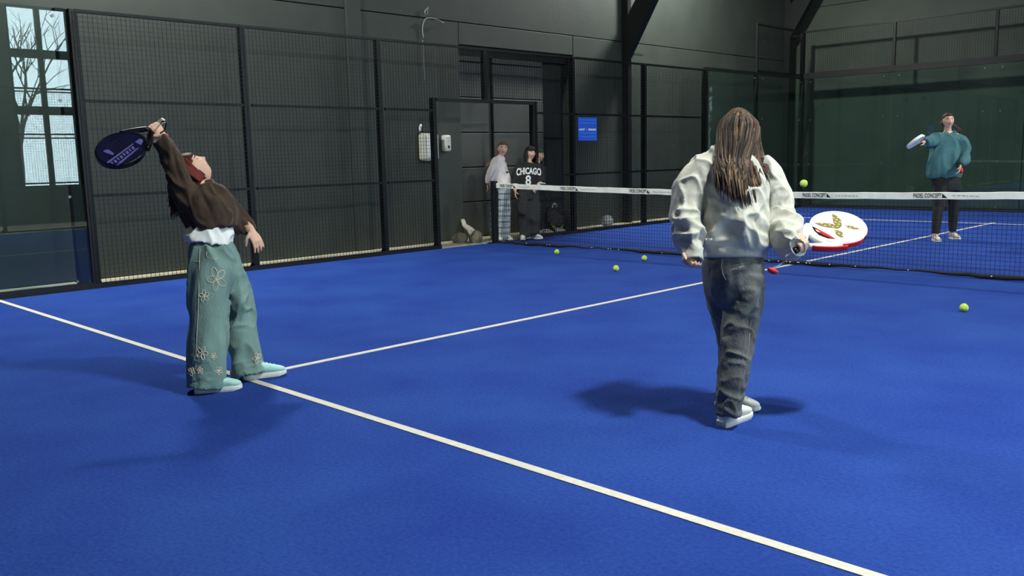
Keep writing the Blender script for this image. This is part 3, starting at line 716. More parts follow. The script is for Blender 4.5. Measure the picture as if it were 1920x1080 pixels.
def shoe(parent, heel, d, up_m, sole_m, L=0.26, tab=None, high=1.0, world=True, pitch=0.0, z0=None, width=1.0):
    """a trainer: sole, upper, laces (and heel tab), heel at `heel`, pointing along d"""
    d = unit((d[0], d[1], 0)); z = heel[2] if z0 is None else z0
    dz = math.sin(pitch); X = unit(np.array([d[0]*math.cos(pitch), d[1]*math.cos(pitch), -dz])); Yv = np.array([-d[1], d[0], 0]); Z = np.cross(X, Yv)
    o = np.array([heel[0], heel[1], z]); k = L/0.28
    if pitch > 0: o = o + np.array([0, 0, L*0.75*math.sin(pitch)])
    P = lambda x, y, zz: o + X*x*k + Yv*y*k*width + Z*zz*k
    W = [(0.0, .024), (.02, .034), (.07, .036), (.12, .036), (.18, .044), (.22, .045), (.255, .034), (.275, .016)]
    out = [(x, w) for x, w in W] + [(x, -w) for x, w in W[::-1]]
    prof = [(0, 0.93), (0.012, 1.0), (0.026, 1.0), (0.03, 0.96)]
    v = []; f = []; n = len(out)
    for zz, s in prof:
        for x, w in out: v.append(P(0.1375+(x-0.1375)*(1 if s > .97 else .99), w*s, zz + (0.012*max(0, (x-0.2)/0.08)**2 if zz < .005 else 0)))
    for i in range(len(prof)-1):
        for j in range(n): f.append((i*n+j, i*n+(j+1) % n, (i+1)*n+(j+1) % n, (i+1)*n+j))
    f += [tuple(range(n)), tuple(range((len(prof)-1)*n, len(prof)*n))[::-1]]
    f = [q[::-1] for q in f]
    so = MB().add(v, f).build('sole', sole_m, None, smooth=False)
    S = [(0.006, .03, .05), (.025, .034, .078*high), (.06, .036, .088*high), (.10, .036, .085*high), (.14, .039, .07), (.19, .044, .052), (.235, .040, .040), (.262, .026, .030), (.272, .012, .02)]
    u = []; fu = []; nn = 16
    for x, w, h in S:
        for j in range(nn):
            a = 2*math.pi*j/nn; yy = math.cos(a); zz = math.sin(a)
            u.append(P(x, w*0.97*np.sign(yy)*abs(yy)**0.75, 0.024+max(0.0, (h*0.5)*(1+np.sign(zz)*abs(zz)**0.8))))
    for i in range(len(S)-1):
        for j in range(nn): fu.append((i*nn+j, (i+1)*nn+j, (i+1)*nn+(j+1) % nn, i*nn+(j+1) % nn))
    fu += [tuple(range(nn)), tuple(range((len(S)-1)*nn, len(S)*nn))[::-1]]
    fu = [q[::-1] for q in fu]
    up = MB().add(u, fu).build('upper', up_m, None, smooth=True)
    mod = up.modifiers.new('sub', 'SUBSURF'); mod.levels = 1; mod.render_levels = 1
    la = MB()
    for q in range(4):
        x = .135+.022*q; h = np.interp(x, [s[0] for s in S], [s[2] for s in S])+.024
        la.tube([P(x, -.018, h-.006), P(x, 0, h+.003), P(x, .018, h-.006)], 0.0028, n=5)
    la = la.build('laces', sole_m, None, True)
    shoe_o = up
    ob = [so, up, la]
    if tab:
        t = MB(); t.add([P(-.002, -.014, .055), P(-.002, .014, .055), P(-.002, .014, .085), P(-.002, -.014, .085), P(.008, -.014, .055), P(.008, .014, .055), P(.008, .014, .088), P(.008, -.014, .088)],
                        [(0, 3, 2, 1), (4, 5, 6, 7), (0, 1, 5, 4), (2, 3, 7, 6), (1, 2, 6, 5), (0, 4, 7, 3)]); ob.append(t.build('heel_tab', tab, None))
    up.name = 'shoe'; up.data.name = 'shoe'
    if parent is not None: keep(up, parent)
    for q in ob:
        if q is not up: q.parent = up; q.matrix_parent_inverse = Matrix()
    return up
for hx, hy, dx, dy in ((-5.10, 1.555, 0.05, 1.0), (-5.10, 1.27, -0.05, 1.0)):
    q = shoe(None, (hx, hy, 0.02), (dx, dy), 'shoe_grey', 'sole_white', L=0.25); q.name = 'loose_shoe'
    tag(q, 'empty pale grey trainer standing by the black bag outside the fence', 'shoe', 'loose trainers by the bag')

# ================================================================== RACKETS
def racket(c, A, L, face_m, rim_m, label, name='padel_racket', style='white', ge=-0.33):
    """c: centre of the head, A: axis from grip to tip, L: lateral; real 0.455 m long, 0.26 m wide, 38 mm thick"""
    A = unit(A); L = unit(np.array(L)-A*(np.array(L)@A)); Nn = np.cross(L, A)
    if Nn @ CF > 0: L = -L; Nn = np.cross(L, A)           # Nn points to the viewer's side
    c = np.array(c); e = empty(name, c); tag(e, label, 'racket', 'padel rackets')
    W = lambda x, y, z=0.0: c + L*x + A*y + Nn*z
    n = 48
    def outline(k=1.0, dy=0.0):
        o = []
        for i in range(n):
            t = 2*math.pi*i/n; y = math.sin(t); x = math.cos(t)
            o.append((0.130*k*x*(1-0.10*max(0, -y)**1.5), (0.148 if y > 0 else 0.140)*k*y+dy))
        return o
    def slab(out, z0, z1, nm, mt, bev=0.0):
        m = MB(); k = len(out); v = [W(x, y, z0) for x, y in out]+[W(x, y, z1) for x, y in out]
        m.add(v, [tuple(range(k))[::-1], tuple(range(k, 2*k))] + [(i, (i+1) % k, (i+1) % k+k, i+k) for i in range(k)])
        return keep(m.build(nm, mt, None, bevel=bev), e)
    # rim ring
    m = MB(); v = []; o1 = outline(1.0); o0 = outline(0.93)
    zz = 0.019
    for out, z in ((o1, -zz*.8), (o1, zz*.8), (outline(.975), zz), (o0, zz), (o0, -zz), (outline(.975), -zz)): v += [W(x, y, z) for x, y in out]
    f = []
    for r in range(6):
        for i in range(n): f.append((r*n+i, r*n+(i+1) % n, ((r+1) % 6)*n+(i+1) % n, ((r+1) % 6)*n+i))
    keep(m.add(v, f, 0).build('rim', rim_m, None), e)
    fc = slab(outline(0.935), -0.0175, 0.0175, 'face', face_m)
    # throat arms and bridge
    for s in (-1, 1):
        P = [W(s*0.098, -0.088), W(s*0.070, -0.140), W(s*0.034, -0.190), W(s*0.016, -0.215)]
        m = MB(); v, f = loft(P, [0.022, 0.020, 0.016, 0.014], [0.018, 0.0175, 0.017, 0.016], L, n=12, m=4); m.add(v, f); keep(m.build('throat_arm', rim_m if style == 'navy' else face_m, None, True), e)
    v, f = loft([W(-0.07, -0.128), W(0, -0.148), W(0.07, -0.128)], [0.012]*3, [0.017]*3, A, n=10, m=5)
    keep(MB().add(v, f).build('throat_bridge', face_m, None, True), e)
    v, f = loft([W(0, -0.205), W(0, -0.225), W(0, ge), W(0, ge-0.008)], [0.021, 0.0165, 0.0165, 0.0185], [0.016, 0.0145, 0.0145, 0.016], L, n=14, m=3)
    keep(MB().add(v, f).build('grip', 'grip_grey' if style == 'navy' else 'racket_black', None, True), e)
    v, f = loft([W(0, ge-0.004), W(0, ge-0.018)], [0.0195, 0.017], [0.0165, 0.014], L, n=14, m=1)
    keep(MB().add(v, f).build('butt_cap', 'sole_white' if style == 'navy' else 'racket_black', None, True), e)
    def poly(pts, nm, mt, z=0.0183, par=None):
        m = MB(); k = len(pts); m.add([W(x, y, z) for x, y in pts]+[W(x, y, z-0.0006) for x, y in pts], [tuple(range(k)), tuple(range(k, 2*k))[::-1]]+[(i, i+k, (i+1) % k+k, (i+1) % k) for i in range(k)])
        return keep(m.build(nm, mt, None), e)
    # drilled holes, round the middle of the face
    hs = []
    for i in range(-4, 5):
        for j in range(-4, 5):
            x, y = i*0.0205+(0.01 if j % 2 else 0), j*0.0205
            if x*x+y*y < 0.082**2: hs.append((x, y))
    return e, W, poly, hs
def disc(x, y, r, n=8): return [(x+r*math.cos(2*math.pi*i/n), y+r*math.sin(2*math.pi*i/n)) for i in range(n)]

# -- white and red racket of the grey-sweatered player
D2 = 4.27
A2 = img_at(1560, 440, 0.62, 0.33, -0.71); L2 = img_at(1560, 440, -0.76, 0.47, -0.44)
c2 = V(1569, 431, D2)
r2, W2, poly2, hs2 = racket(c2, A2, L2, 'racket_white', 'racket_white', 'white padel racket with red edge and olive winged emblem, held low', style='white', ge=-0.285)
sgn = 1 if (L2-A2*(L2@A2)) @ (W2(1, 0)-W2(0, 0)) > 0 else -1
def q2(px, py):                       # a pixel of the photo onto the racket face plane -> face coordinates
    r = CF + CR*(px-960)/F - CU*(py-540)/F; o = W2(0, 0, 0.0183); nn = unit(W2(0, 0, 1)-W2(0, 0, 0))
    p = CAM + r*(((o-CAM) @ nn)/(r @ nn)); d = p-o
    return (d @ (W2(1, 0)-W2(0, 0)), d @ (W2(0, 1)-W2(0, 0)))
def P2(pts, nm, mt, z=0.0188):
    pp = [q2(*p) for p in pts]
    a = sum(pp[i][0]*pp[(i+1) % len(pp)][1]-pp[(i+1) % len(pp)][0]*pp[i][1] for i in range(len(pp)))
    return poly2(pp if a > 0 else pp[::-1], nm, mt, z)
wings = [[(1560, 401), (1570, 405), (1577, 413), (1578.5, 424), (1571, 428), (1563, 419), (1561, 410)],
         [(1527, 418), (1545, 418), (1562, 420), (1576, 426), (1571, 429), (1550, 426), (1537, 423)],
         [(1584, 421), (1592, 423), (1603, 425), (1613, 430), (1600, 430), (1590, 427)],
         [(1564, 431), (1573, 432), (1580, 436), (1581, 445), (1576, 445), (1568, 440)]]
for w in wings: P2(w, 'emblem_wing', 'racket_gold')
P2([(1522, 424), (1531, 428), (1552, 439), (1567, 448), (1552, 447), (1536, 441), (1527, 433)], 'black_swoosh', 'racket_black')
P2([(1529, 428), (1540, 433), (1566, 448), (1556, 446), (1541, 439), (1532, 432)], 'red_swoosh', 'racket_red', 0.0192)
P2([(1528, 430), (1533, 432), (1538, 436), (1533, 435)], 'swoosh_glint', 'racket_white', 0.0196)
for a, b in ((548, 411), (597, 414), (593, 434), (588, 439), (556, 434)):
    P2([(1000+a, b), (1000+a+7, b+1.5), (1000+a+7, b+2.5), (1000+a, b+1)], 'small_print', 'racket_print')
def inside(p, poly):
    c = False
    for i in range(len(poly)):
        (x1, y1), (x2, y2) = poly[i], poly[i-1]
        if (y1 > p[1]) != (y2 > p[1]) and p[0] < (x2-x1)*(p[1]-y1)/(y2-y1)+x1: c = not c
    return c
wp = [[q2(*p) for p in w] for w in wings]
for x, y in hs2:
    if any(inside((x, y), w) for w in wp): poly2(disc(x, y, 0.0055), 'drilled_hole', 'racket_gold_light', 0.0194)
# red outer edge along the near side of the rim
def rim_strip(W, a0, a1, mt, nm, e, k=1.004, z=0.0135, n=26):
    m = MB(); v = []; f = []
    for i in range(n+1):
        t = a0+(a1-a0)*i/n; y = math.sin(t); x = math.cos(t); p = (0.130*x*(1-0.10*max(0, -y)**1.5), (0.148 if y > 0 else 0.140)*y)
        for kk, s in ((k, -z), (k+0.012, -z*.7), (k+0.012, z*.7), (k, z)): v.append(W(p[0]*kk, p[1]*kk, s))
    for i in range(n):
        for j in range(4): f.append((i*4+j, i*4+(j+1) % 4, i*4+4+(j+1) % 4, i*4+4+j))
    f += [(0, 3, 2, 1), tuple(range(n*4, n*4+4))]
    m.add(v, f); return keep(m.build(nm, mt, None, True), e)
# find the lateral side that is lower in the picture
low = 1 if (W2(0.13, 0)-W2(-0.13, 0)) @ CU < 0 else -1
ang = lambda d: math.radians(d) if low > 0 else math.pi-math.radians(d)
rim_strip(W2, ang(-62), ang(14), 'racket_red', 'red_edge', r2); rim_strip(W2, ang(14), ang(26), 'racket_black', 'black_edge', r2); rim_strip(W2, ang(26), ang(78), 'racket_red', 'red_edge', r2)
P = [W2(low*0.124, -0.076), W2(low*0.094, -0.138), W2(low*0.054, -0.190), W2(low*0.032, -0.213)]
v, f = loft(P, 0.005, 0.016, W2(1, 0)-W2(0, 0), n=10, m=4); keep(MB().add(v, f).build('red_edge', 'racket_red', None, True), r2)
# wrist cord swinging from the butt with a red end
bp = W2(0, -0.295)
m = MB(); m.tube(catmull([bp, V(1474, 480, D2-.14), V(1472, 488, D2-.13), V(1462, 497, D2-.12), V(1446, 504, D2-.12)], 6), 0.0032, n=6); keep(m.build('wrist_cord', 'cord_grey', None, True), r2)
v, f = loft([V(1440, 503, D2-.12), V(1445, 506, D2-.12), V(1452, 509, D2-.12), V(1459, 510, D2-.12)], [.006, .013, .014, .004], [.008, .016, .016, .006], 'view', n=12)
keep(MB().add(v, f).build('red_cord_end', 'red_band', None, True), r2)

# -- dark blue racket swung overhead
D1 = 5.10
A1 = img_at(235, 275, -0.73, -0.53, 0.43); L1 = img_at(235, 275, 0.67, -0.44, 0.60)
c1 = V(228, 281, D1)
r1, W1, poly1, hs1 = racket(c1, A1, L1, 'racket_navy', 'racket_black', 'glossy dark blue padel racket with lilac lettering band, held overhead', style='navy', ge=-0.31)
for x, y in hs1: poly1(disc(x, y, 0.005), 'drilled_hole', 'racket_hole', 0.0184)
def q1(px, py):
    r = CF + CR*(px-960)/F - CU*(py-540)/F; o = W1(0, 0, 0.0183); nn = unit(W1(0, 0, 1)-W1(0, 0, 0))
    p = CAM + r*(((o-CAM) @ nn)/(r @ nn)); d = p-o
    return (d @ (W1(1, 0)-W1(0, 0)), d @ (W1(0, 1)-W1(0, 0)))
def P1(pts, nm, mt, z=0.0188):
    pp = [q1(*p) for p in pts]
    a = sum(pp[i][0]*pp[(i+1) % len(pp)][1]-pp[(i+1) % len(pp)][0]*pp[i][1] for i in range(len(pp)))
    return poly1(pp if a > 0 else pp[::-1], nm, mt, z)
P1([(199, 305), (249, 269), (251, 270), (202, 307)], 'lilac_stripe', 'racket_lilac')
P1([(217, 309), (258, 277), (260, 278), (222, 310)], 'lilac_stripe', 'racket_lilac')
P1([(253, 266), (262, 260), (270, 262), (264, 272)], 'throat_print', 'racket_lilac')
P1([(193, 283), (203, 280), (214, 288), (212, 291), (200, 287)], 'tip_print', 'racket_lilac')
for k in range(8):                                            # broken block lettering between the stripes
    t = k/8; x = 207+t*44; y = 306-t*33
    P1([(x, y), (x+4, y-3), (x+8, y+1), (x+4.6, y+4)] if k % 2 else [(x, y-1), (x+3, y-3), (x+7, y+1.5), (x+5, y+3)], 'block_letter', 'racket_lilac', 0.0189)

# -- white racket of the far player, edge on
D3 = 12.18
A3 = img_at(1717, 265, -0.30, -0.06, 0.95)
r3, W3, poly3, hs3 = racket(V(1716.5, 265.5, D3), A3, img_at(1717, 265, 0.73, 0.68, 0.10), 'racket_white', 'racket_white', 'white padel racket seen edge-on in raised hand of teal-shirted player', style='white3')

# ================================================================== PEOPLE
HU, HV_ = 40, 30
def head_points(c, X, Y, Z, s=1.0):
    """head shaped from a sphere: skull, jaw, brow, sockets, nose, lips, chin (X right, Y face, Z up)"""
    v = []; f = []
    for i in range(HV_+1):
        ph = math.pi*i/HV_
        for j in range(HU):
            th = 2*math.pi*j/HU; d = np.array([math.sin(ph)*math.cos(th), math.sin(ph)*math.sin(th), math.cos(ph)])
            p = d*np.array([0.074, 0.094, 0.108]); x, y, z = p
            lo = max(0.0, min(1.0, (-z-0.01)/0.09)); x *= 1-0.34*lo**1.3
            if y < 0: y *= 1-0.35*lo
            if y > 0: y *= 1-0.06*lo; y = min(y, 0.088-0.25*max(0, abs(x)-0.03))
            if y > 0.02:
                g = lambda cx, cz, sx, sz: math.exp(-((abs(x)-cx)/sx)**2-((z-cz)/sz)**2)
                y += 0.024*g(0, -0.022, 0.011, 0.012)+0.012*g(0, 0.0, 0.009, 0.016)+0.005*g(0, -0.052, 0.02, 0.007)+0.007*g(0, -0.085, 0.018, 0.014)
                y += -0.009*g(0.031, 0.008, 0.015, 0.009)+0.005*g(0.028, 0.024, 0.02, 0.007)+0.004*g(0.042, -0.022, 0.016, 0.016)
            v.append(np.array(c)+s*(X*x+Y*y+Z*z))
    for i in range(HV_):
        for j in range(HU): f.append((i*HU+j, (i+1)*HU+j, (i+1)*HU+(j+1) % HU, i*HU+(j+1) % HU))
    return v, f
def hand(w, d, n, s, curl=0.5, k=1.0, spread=0.0, thumb=0.4):
    """palm with five separate fingers; w wrist, d fingers, n palm side, s thumb side"""
    d = unit(d); s = unit(np.array(s)-d*(np.array(s)@d)); n = unit(np.array(n)-d*(np.array(n)@d)-s*(np.array(n)@s)); out = []
    out.append(loft([w-d*.02, w+d*.015*k, w+d*.05*k, w+d*.088*k], [.023*k, .026*k, .038*k, .040*k], [.019*k, .016*k, .014*k, .011*k], s, n=16, m=4))
    for q, (off, ln) in enumerate(((.0295, .070), (.0100, .078), (-.0100, .072), (-.0290, .057))):
        p = w+d*.082*k+s*off*k; a = 0.0; pts = [p-d*.012*k, p]; rad = [.0082*k, .0084*k]
        base = unit(d+s*spread*off/.03)
        for seg, fr in enumerate((.45, .32, .23)):
            a += curl*(1.0 if seg else 0.9)
            p = p+(base*math.cos(a)+n*math.sin(a))*ln*fr*k; pts.append(p); rad.append((.0080, .0073, .0058)[seg]*k)
        out.append(loft(pts, rad, rad, s, n=10, m=3))
    p = w+d*.022*k+s*.024*k; t1 = unit(d*.55+s*.75+n*.25); t2 = unit(d*.8+s*.25+n*(.3+thumb))
    pts = [p, p+t1*.034*k, p+t1*.034*k+t2*.032*k, p+t1*.034*k+t2*.056*k]
    out.append(loft(pts, [.013*k, .0105*k, .0092*k, .006*k], [.013*k, .0105*k, .0092*k, .006*k], None, n=10, m=3))
    return out
def ears(c, X, Y, Z, s=1.0):
    return [ellipsoid(np.array(c)+s*(X*q*.074-Y*.006-Z*.004), (s*.009, s*.018, s*.030), (X, Y, Z), 12, 8) for q in (-1, 1)]
def face_bits(parent, c, X, Y, Z, s=1.0, brow='brow'):
    for q in (-1, 1):
        p = np.array(c)+s*(X*q*.031+Y*.0745+Z*.008)
        v, f = ellipsoid(p, (s*.0125, s*.008, s*.0065), (X, Y, Z), 12, 8); ey = keep(MB().add(v, f).build('eye', 'eye_white', None, True), parent)
        v, f = ellipsoid(p+Y*s*.0055, (s*.0058, s*.004, s*.0058), (X, Y, Z), 10, 6); ir = MB().add(v, f).build('iris', 'eye_iris', None, True); ir.parent = ey
        m = MB(); m.tube([np.array(c)+s*(X*q*a+Y*b+Z*z) for a, b, z in ((.014, .089, .024), (.030, .087, .029), (.047, .075, .024))], [s*.003, s*.0035, s*.0015], n=6); keep(m.build('eyebrow', brow, None, True), parent)
def lipfn(c, X, Y, Z, s=1.0):
    c = np.array(c)
    def fn(P):
        d = P-c; x = d@X/s; y = d@Y/s; z = d@Z/s
        return ((np.abs(x) < .021) & (y > .055) & (np.abs(z+.053) < .0075*(1-(x/.03)**2))).astype(int)
    return fn
def hair_cap(c, X, Y, Z, s, hairline, grow=1.09, col=(.1, .07, .05), part=0.0):
    """skull-hugging hair that dives under the skin below the hairline(th, front)"""
    v = []; f = []; nu, nv = 48, 34; cols = []; R = random.Random(1)
    jit = [R.uniform(.75, 1.2) for _ in range(nu)]
    for i in range(nv+1):
        ph = math.pi*i/nv
        for j in range(nu):
            th = 2*math.pi*j/nu; d = np.array([math.sin(ph)*math.cos(th), math.sin(ph)*math.sin(th), math.cos(ph)])
            p = d*np.array([0.074, 0.094, 0.108]); k = grow*(1+0.012*math.sin(th*11+3*math.sin(th*5)))
            e_ = max(0.0, min(1.0, (p[2]-hairline(d))/0.016+0.5)); e_ = e_*e_*(3-2*e_); k = 0.80+(k-0.80)*e_
            if p[2] < -0.02 and k > .9: k *= 1-0.2*min(1, (-p[2]-0.02)/.08)
            v.append(np.array(c)+s*k*(X*p[0]+Y*p[1]*(1.0)+Z*p[2])); cols.append(tuple(q*jit[j] for q in col))
    for i in range(nv):
        for j in range(nu): f.append((i*nu+j, (i+1)*nu+j, (i+1)*nu+(j+1) % nu, i*nu+(j+1) % nu))
    return v, f, cols
def lock(mb, pts, r0, col, flat=0.45, m=5, tip=0.15, n=7):
    K = len(pts); A = [r0*(0.75 if i == 0 else 1.0 if i < K-1 else tip) for i in range(K)]
    v, f = loft(pts, A, [a*flat for a in A], 'view', n=n, m=m); mb.add(v, f, 0, col)
def mesh_cap(mb, cap):
    v, f, c = cap; o = len(mb.v); mb.v += [tuple(map(float, p)) for p in v]; mb.f += [tuple(i+o for i in q) for q in f]; mb.m += [0]*len(f); mb.c += c
def mulc(c, k): return tuple(q*k for q in c)

def person(lb, parts, base, voxel, head, face=True, group=None, s=1.0):
    c, X, Y, Z = head
    b = solid('person', [head_points(c, X, Y, Z, s)] + ears(c, X, Y, Z, s) + parts, voxel, ['skin', 'lips'], None, smooth=3, matfn=lipfn(c, X, Y, Z, s))
    recenter(b, base); tag(b, lb, 'person', group)
    if face: face_bits(b, c, X, Y, Z, s)
    return b
def cloth(b, name, parts, voxel, m, disp=None, smooth=6, label=None):
    o = keep(solid(name, parts, voxel, m, None, smooth=smooth, disp=disp), b)
    if label: o['label'] = label
    return o
def hair_obj(b, mb, name='hair'):
    return keep(mb.build(name, 'hair', None, True), b)

# ---------------------------------------------------------------- player leaning back, brown sweatshirt (g1)
hd = (V(361, 321, 5.27), img_at(357, 324, 0, 0, 1), img_at(357, 324, 0.48, 0.88, 0.0), img_at(357, 324, -0.88, 0.48, 0.0))
hX, hY, hZ = hd[1], hd[2], hd[3]
fr = on_ground(365, 737); fr2 = on_ground(432, 731); flft = on_ground(455, 713); fl2 = on_ground(522, 704)
Hc = W1(0, -0.245)                                # middle of the grip
dG = unit(img_at(285, 245, -0.6, 0.8, 0.0)); dG = unit(dG-A1*(dG@A1)); nG = np.cross(A1, dG); nG = nG if nG@CF > 0 else -nG
wr1 = Hc - nG*0.026 - dG*0.075
parts = [
    loft([hd[0]-hZ*.05-hY*.02, V(371, 345, 5.28), V(376, 362, 5.29)], [.046, .044, .05], [.05, .046, .05], None, n=16),
    loftV([(398, 470, 5.32, 30, .10), (396, 430, 5.31, 28, .09), (388, 390, 5.3, 36, .10), (376, 358, 5.29, 34, .09), (372, 345, 5.28, 18, .06)]),
    loftV([(346, 350, 5.21, 12, .042), (329, 311, 5.16, 11, .038), (318, 285, 5.13, 10, .034)]),
    loft([V(318, 285, 5.13), (V(318, 285, 5.13)+wr1)/2, wr1+dG*.01], [.032, .028, .023], [.03, .026, .02], None, n=14),
    loftV([(404, 368, 5.38, 14, .045), (432, 400, 5.42, 13, .04), (450, 415, 5.41, 11, .036), (470, 430, 5.38, 8, .024)]),
    loftV([(394, 480, 5.27, 26, .10), (391, 560, 5.22, 20, .07), (388, 640, 5.19, 15, .05), (385, 715, 5.18, 11, .04)]),
    loftV([(415, 480, 5.37, 24, .10), (447, 570, 5.44, 19, .07), (457, 640, 5.45, 15, .05), (470, 695, 5.43, 11, .04)]),
    loft([fr+unit(fr2-fr)*.03+np.array([0, 0, .10]), fr+unit(fr2-fr)*.06+np.array([0, 0, .06]), fr+unit(fr2-fr)*.18+np.array([0, 0, .04])], [.035, .035, .03], [.03, .03, .015], None, n=12),
    loft([flft+unit(fl2-flft)*.03+np.array([0, 0, .10]), flft+unit(fl2-flft)*.06+np.array([0, 0, .06]), flft+unit(fl2-flft)*.18+np.array([0, 0, .04])], [.035, .035, .03], [.03, .03, .015], None, n=12),
] + hand(wr1, dG, nG, A1, curl=1.12, thumb=0.9, k=.92) + hand(V(471, 431, 5.38), img(0.45, -0.87, 0.0), img(-0.6, -0.3, -0.7), img(-0.61, -0.31, 0.66), curl=0.28, spread=0.1, k=.95)
base = (fr+flft)/2
g1 = person('person in brown sweatshirt and wide blue jeans leaning back, dark racket overhead', parts, base, 0.0048, hd, face=True)
dn = np.array([0, 0, -1.0])
cloth(g1, 'jeans', [loftV([(396, 457, 5.32, 35, .125), (399, 485, 5.32, 38, .145), (403, 520, 5.33, 40, .15), (408, 556, 5.34, 28, .12)]),
    loftV([(396, 470, 5.28, 33, .12), (394, 510, 5.25, 36, .125), (391, 560, 5.22, 34, .115), (390, 620, 5.2, 35, .115), (387, 680, 5.18, 36, .12), (386, 727, 5.18, 34, .125)], hollow=.06),
    loftV([(414, 470, 5.37, 24, .11), (430, 515, 5.41, 25, .11), (447, 568, 5.45, 25, .11), (453, 610, 5.46, 27, .11), (459, 655, 5.45, 28, .115), (468, 706, 5.43, 29, .12)], hollow=.06)],
    0.0085, 'denim_blue', [folds((0.05, 0.1, 1), 10, .018, along=.14, seed=1), lambda p: folds((0.75, 0.6, .35), 15, .028, along=.2, seed=5)(p)*near(V(447, 572, 5.38), .13)(p), lambda p: folds((0.7, 0.7, .1), 26, .012, along=.25, seed=15)(p)*np.maximum(near(V(370, 715, 5.1), .11)(p), near(V(460, 700, 5.35), .11)(p))], smooth=4)
jeans1 = g1.children[-1]
cloth(g1, 'shirt', [loftV([(402, 400, 5.32, 34, .125), (397, 428, 5.315, 38, .14), (391, 449, 5.31, 41, .155), (390, 456, 5.31, 42, .16)], hollow=.03)], 0.008, 'cotton_white', [folds((0, 0, 1), 13, .014, along=.25, seed=8)], label='white cotton shirt hem')
cloth(g1, 'sweatshirt', [
    loftV([(405, 430, 5.32, 41, .15), (401, 412, 5.32, 46, .165), (391, 388, 5.31, 47, .165), (381, 367, 5.295, 40, .145), (376, 355, 5.29, 26, .10), (373, 349, 5.285, 16, .06)]),
    loftV([(364, 384, 5.25, 32, .09), (342, 347, 5.205, 23, .078), (329, 312, 5.155, 18, .064), (318, 285, 5.13, 15, .056), (307, 270, 5.12, 13, .048), (300, 261, 5.12, 11, .042)], hollow=.015),
    loftV([(398, 365, 5.36, 24, .08), (418, 388, 5.41, 24, .08), (438, 412, 5.42, 23, .075), (456, 424, 5.4, 15, .055), (468, 431, 5.385, 9.5, .036)], hollow=.012)],
    0.0075, 'knit_brown', [folds(V(372, 340, 5)-V(415, 430, 5), 10, .014, along=.16, seed=3), folds(V(368, 340, 5)-V(415, 430, 5), 21, .016, along=.10, seed=13)], smooth=3)
for k, (w, dd) in enumerate(((wr1, dG),)):
    m = MB(); t = np.cross(dd, nG); m.add(*loft([w-dd*.012, w+dd*.004], [.0285, .0285], [.0245, .0245], t, n=18, m=1)); keep(m.build('wristband', 'red_band', None, True), g1)
# wrist loop of the racket
m = MB(); bq = W1(0, -0.325); m.tube(catmull([bq, V(303, 228, 5.06), V(312, 228, 5.05), V(309, 243, 5.05), V(300, 250, 5.05)], 6), 0.004, n=6); keep(m.build('wrist_loop', 'racket_black', None, True), r1)
# hair: red-brown, hanging from the tipped-back head
mb = MB(); dk = srgb(66, 24, 20); rd = srgb(128, 54, 42)
mesh_cap(mb, hair_cap(hd[0], hX, hY, hZ, 1.0, lambda d: (0.035 if d[1] > 0.62 else 0.02 if d[1] > .25 else -0.085), 1.10, dk))
R = random.Random(5)
for k in range(170):
    a = R.uniform(-1.25, 1.25); zz = R.uniform(-.02, .095); rr = math.sqrt(max(0.05, 1-(zz/.108)**2))
    p0 = hd[0]+1.08*(hX*.074*rr*math.sin(a)-hY*.094*rr*math.cos(a)*.9+hZ*zz)
    tx = R.uniform(314, 345); ty = R.uniform(345, 414)-abs(a)*6
    e_ = V(tx, ty, 5.30-.05*math.sin(a)); mid = p0*.5+e_*.5+CR*R.uniform(-.012, .005)-hY*.01
    lock(mb, [p0+hZ*.01, p0-hY*.02+dn*.03, mid, e_], R.uniform(.006, .011), mulc(dk, R.uniform(.6, 1.5)))
for k in range(46):                                    # red strands over temple and cheek
    t = R.random(); w = R.uniform(-2, 2)
    p0 = hd[0]+hX*(.066+.01*t)+hY*(.048-.07*t)+hZ*(.066-.01*t); p1 = hd[0]+hX*.087+hY*(.030-.055*t)+hZ*.01
    p2 = hd[0]+hX*.078+hY*(.006-.045*t)-hZ*.062; p3 = V(388-22*t+w, 334+12*t, 5.21)
    lock(mb, [p0, p1, p2, p3], R.uniform(.003, .006), mulc(rd, R.uniform(.5, 1.3)), n=6)
hair_obj(g1, mb)
shoe(g1, fr, fr2-fr, 'shoe_mint', 'sole_white', L=.27, z0=LH*0); shoe(g1, flft, fl2-flft, 'shoe_mint', 'sole_white', L=.27, z0=LH)
# embroidered flowers and pocket stitching laid on the denim
bv = bvh_of([jeans1])
def stitched(parent, polys, nm, m, r=0.0028, bvt=None, off=0.002):
    single = nm == 'seam_stitching' or nm == 'hem_print'; mb = MB()
    for poly in polys:
        pts = []
        for px, py in poly:
            d = V(px, py, 1)-CAM; h = bvt.ray_cast(Vector(CAM), Vector(unit(d)))
            if h[0] is not None: pts.append(np.array(h[0])+np.array(h[1])*off)
        if len(pts) > 2: mb.tube(pts, r, n=5)
        if single and mb.v: keep(mb.build(nm, m, None, True), parent); mb = MB()
    if mb.v: keep(mb.build(nm, m, None, True), parent)
def flower(cx, cy, r, rot=0, n=5, sq=.8):
    out = []
    for k in range(n):
        a = rot+2*math.pi*k/n; pl = []
        for i in range(15):
            t = 2*math.pi*i/14; u = r*.5*(1-math.cos(t)); w = r*.27*math.sin(t)
            pl.append((cx+sq*(u*math.cos(a)-w*math.sin(a)), cy+(u*math.sin(a)+w*math.cos(a))))
        out.append(pl)
    return out
for cx, cy, r, ro in ((406, 523, 23, .55), (383, 555, 12, .8), (379, 662, 13, .1), (482, 672, 11, .5), (359, 697, 8, .2), (375, 695, 7, .9), (410, 695, 8, .4), (400, 668, 7, .3)):
    stitched(g1, flower(cx, cy, r, ro), 'embroidered_flower', 'stitch', .0022, bv)
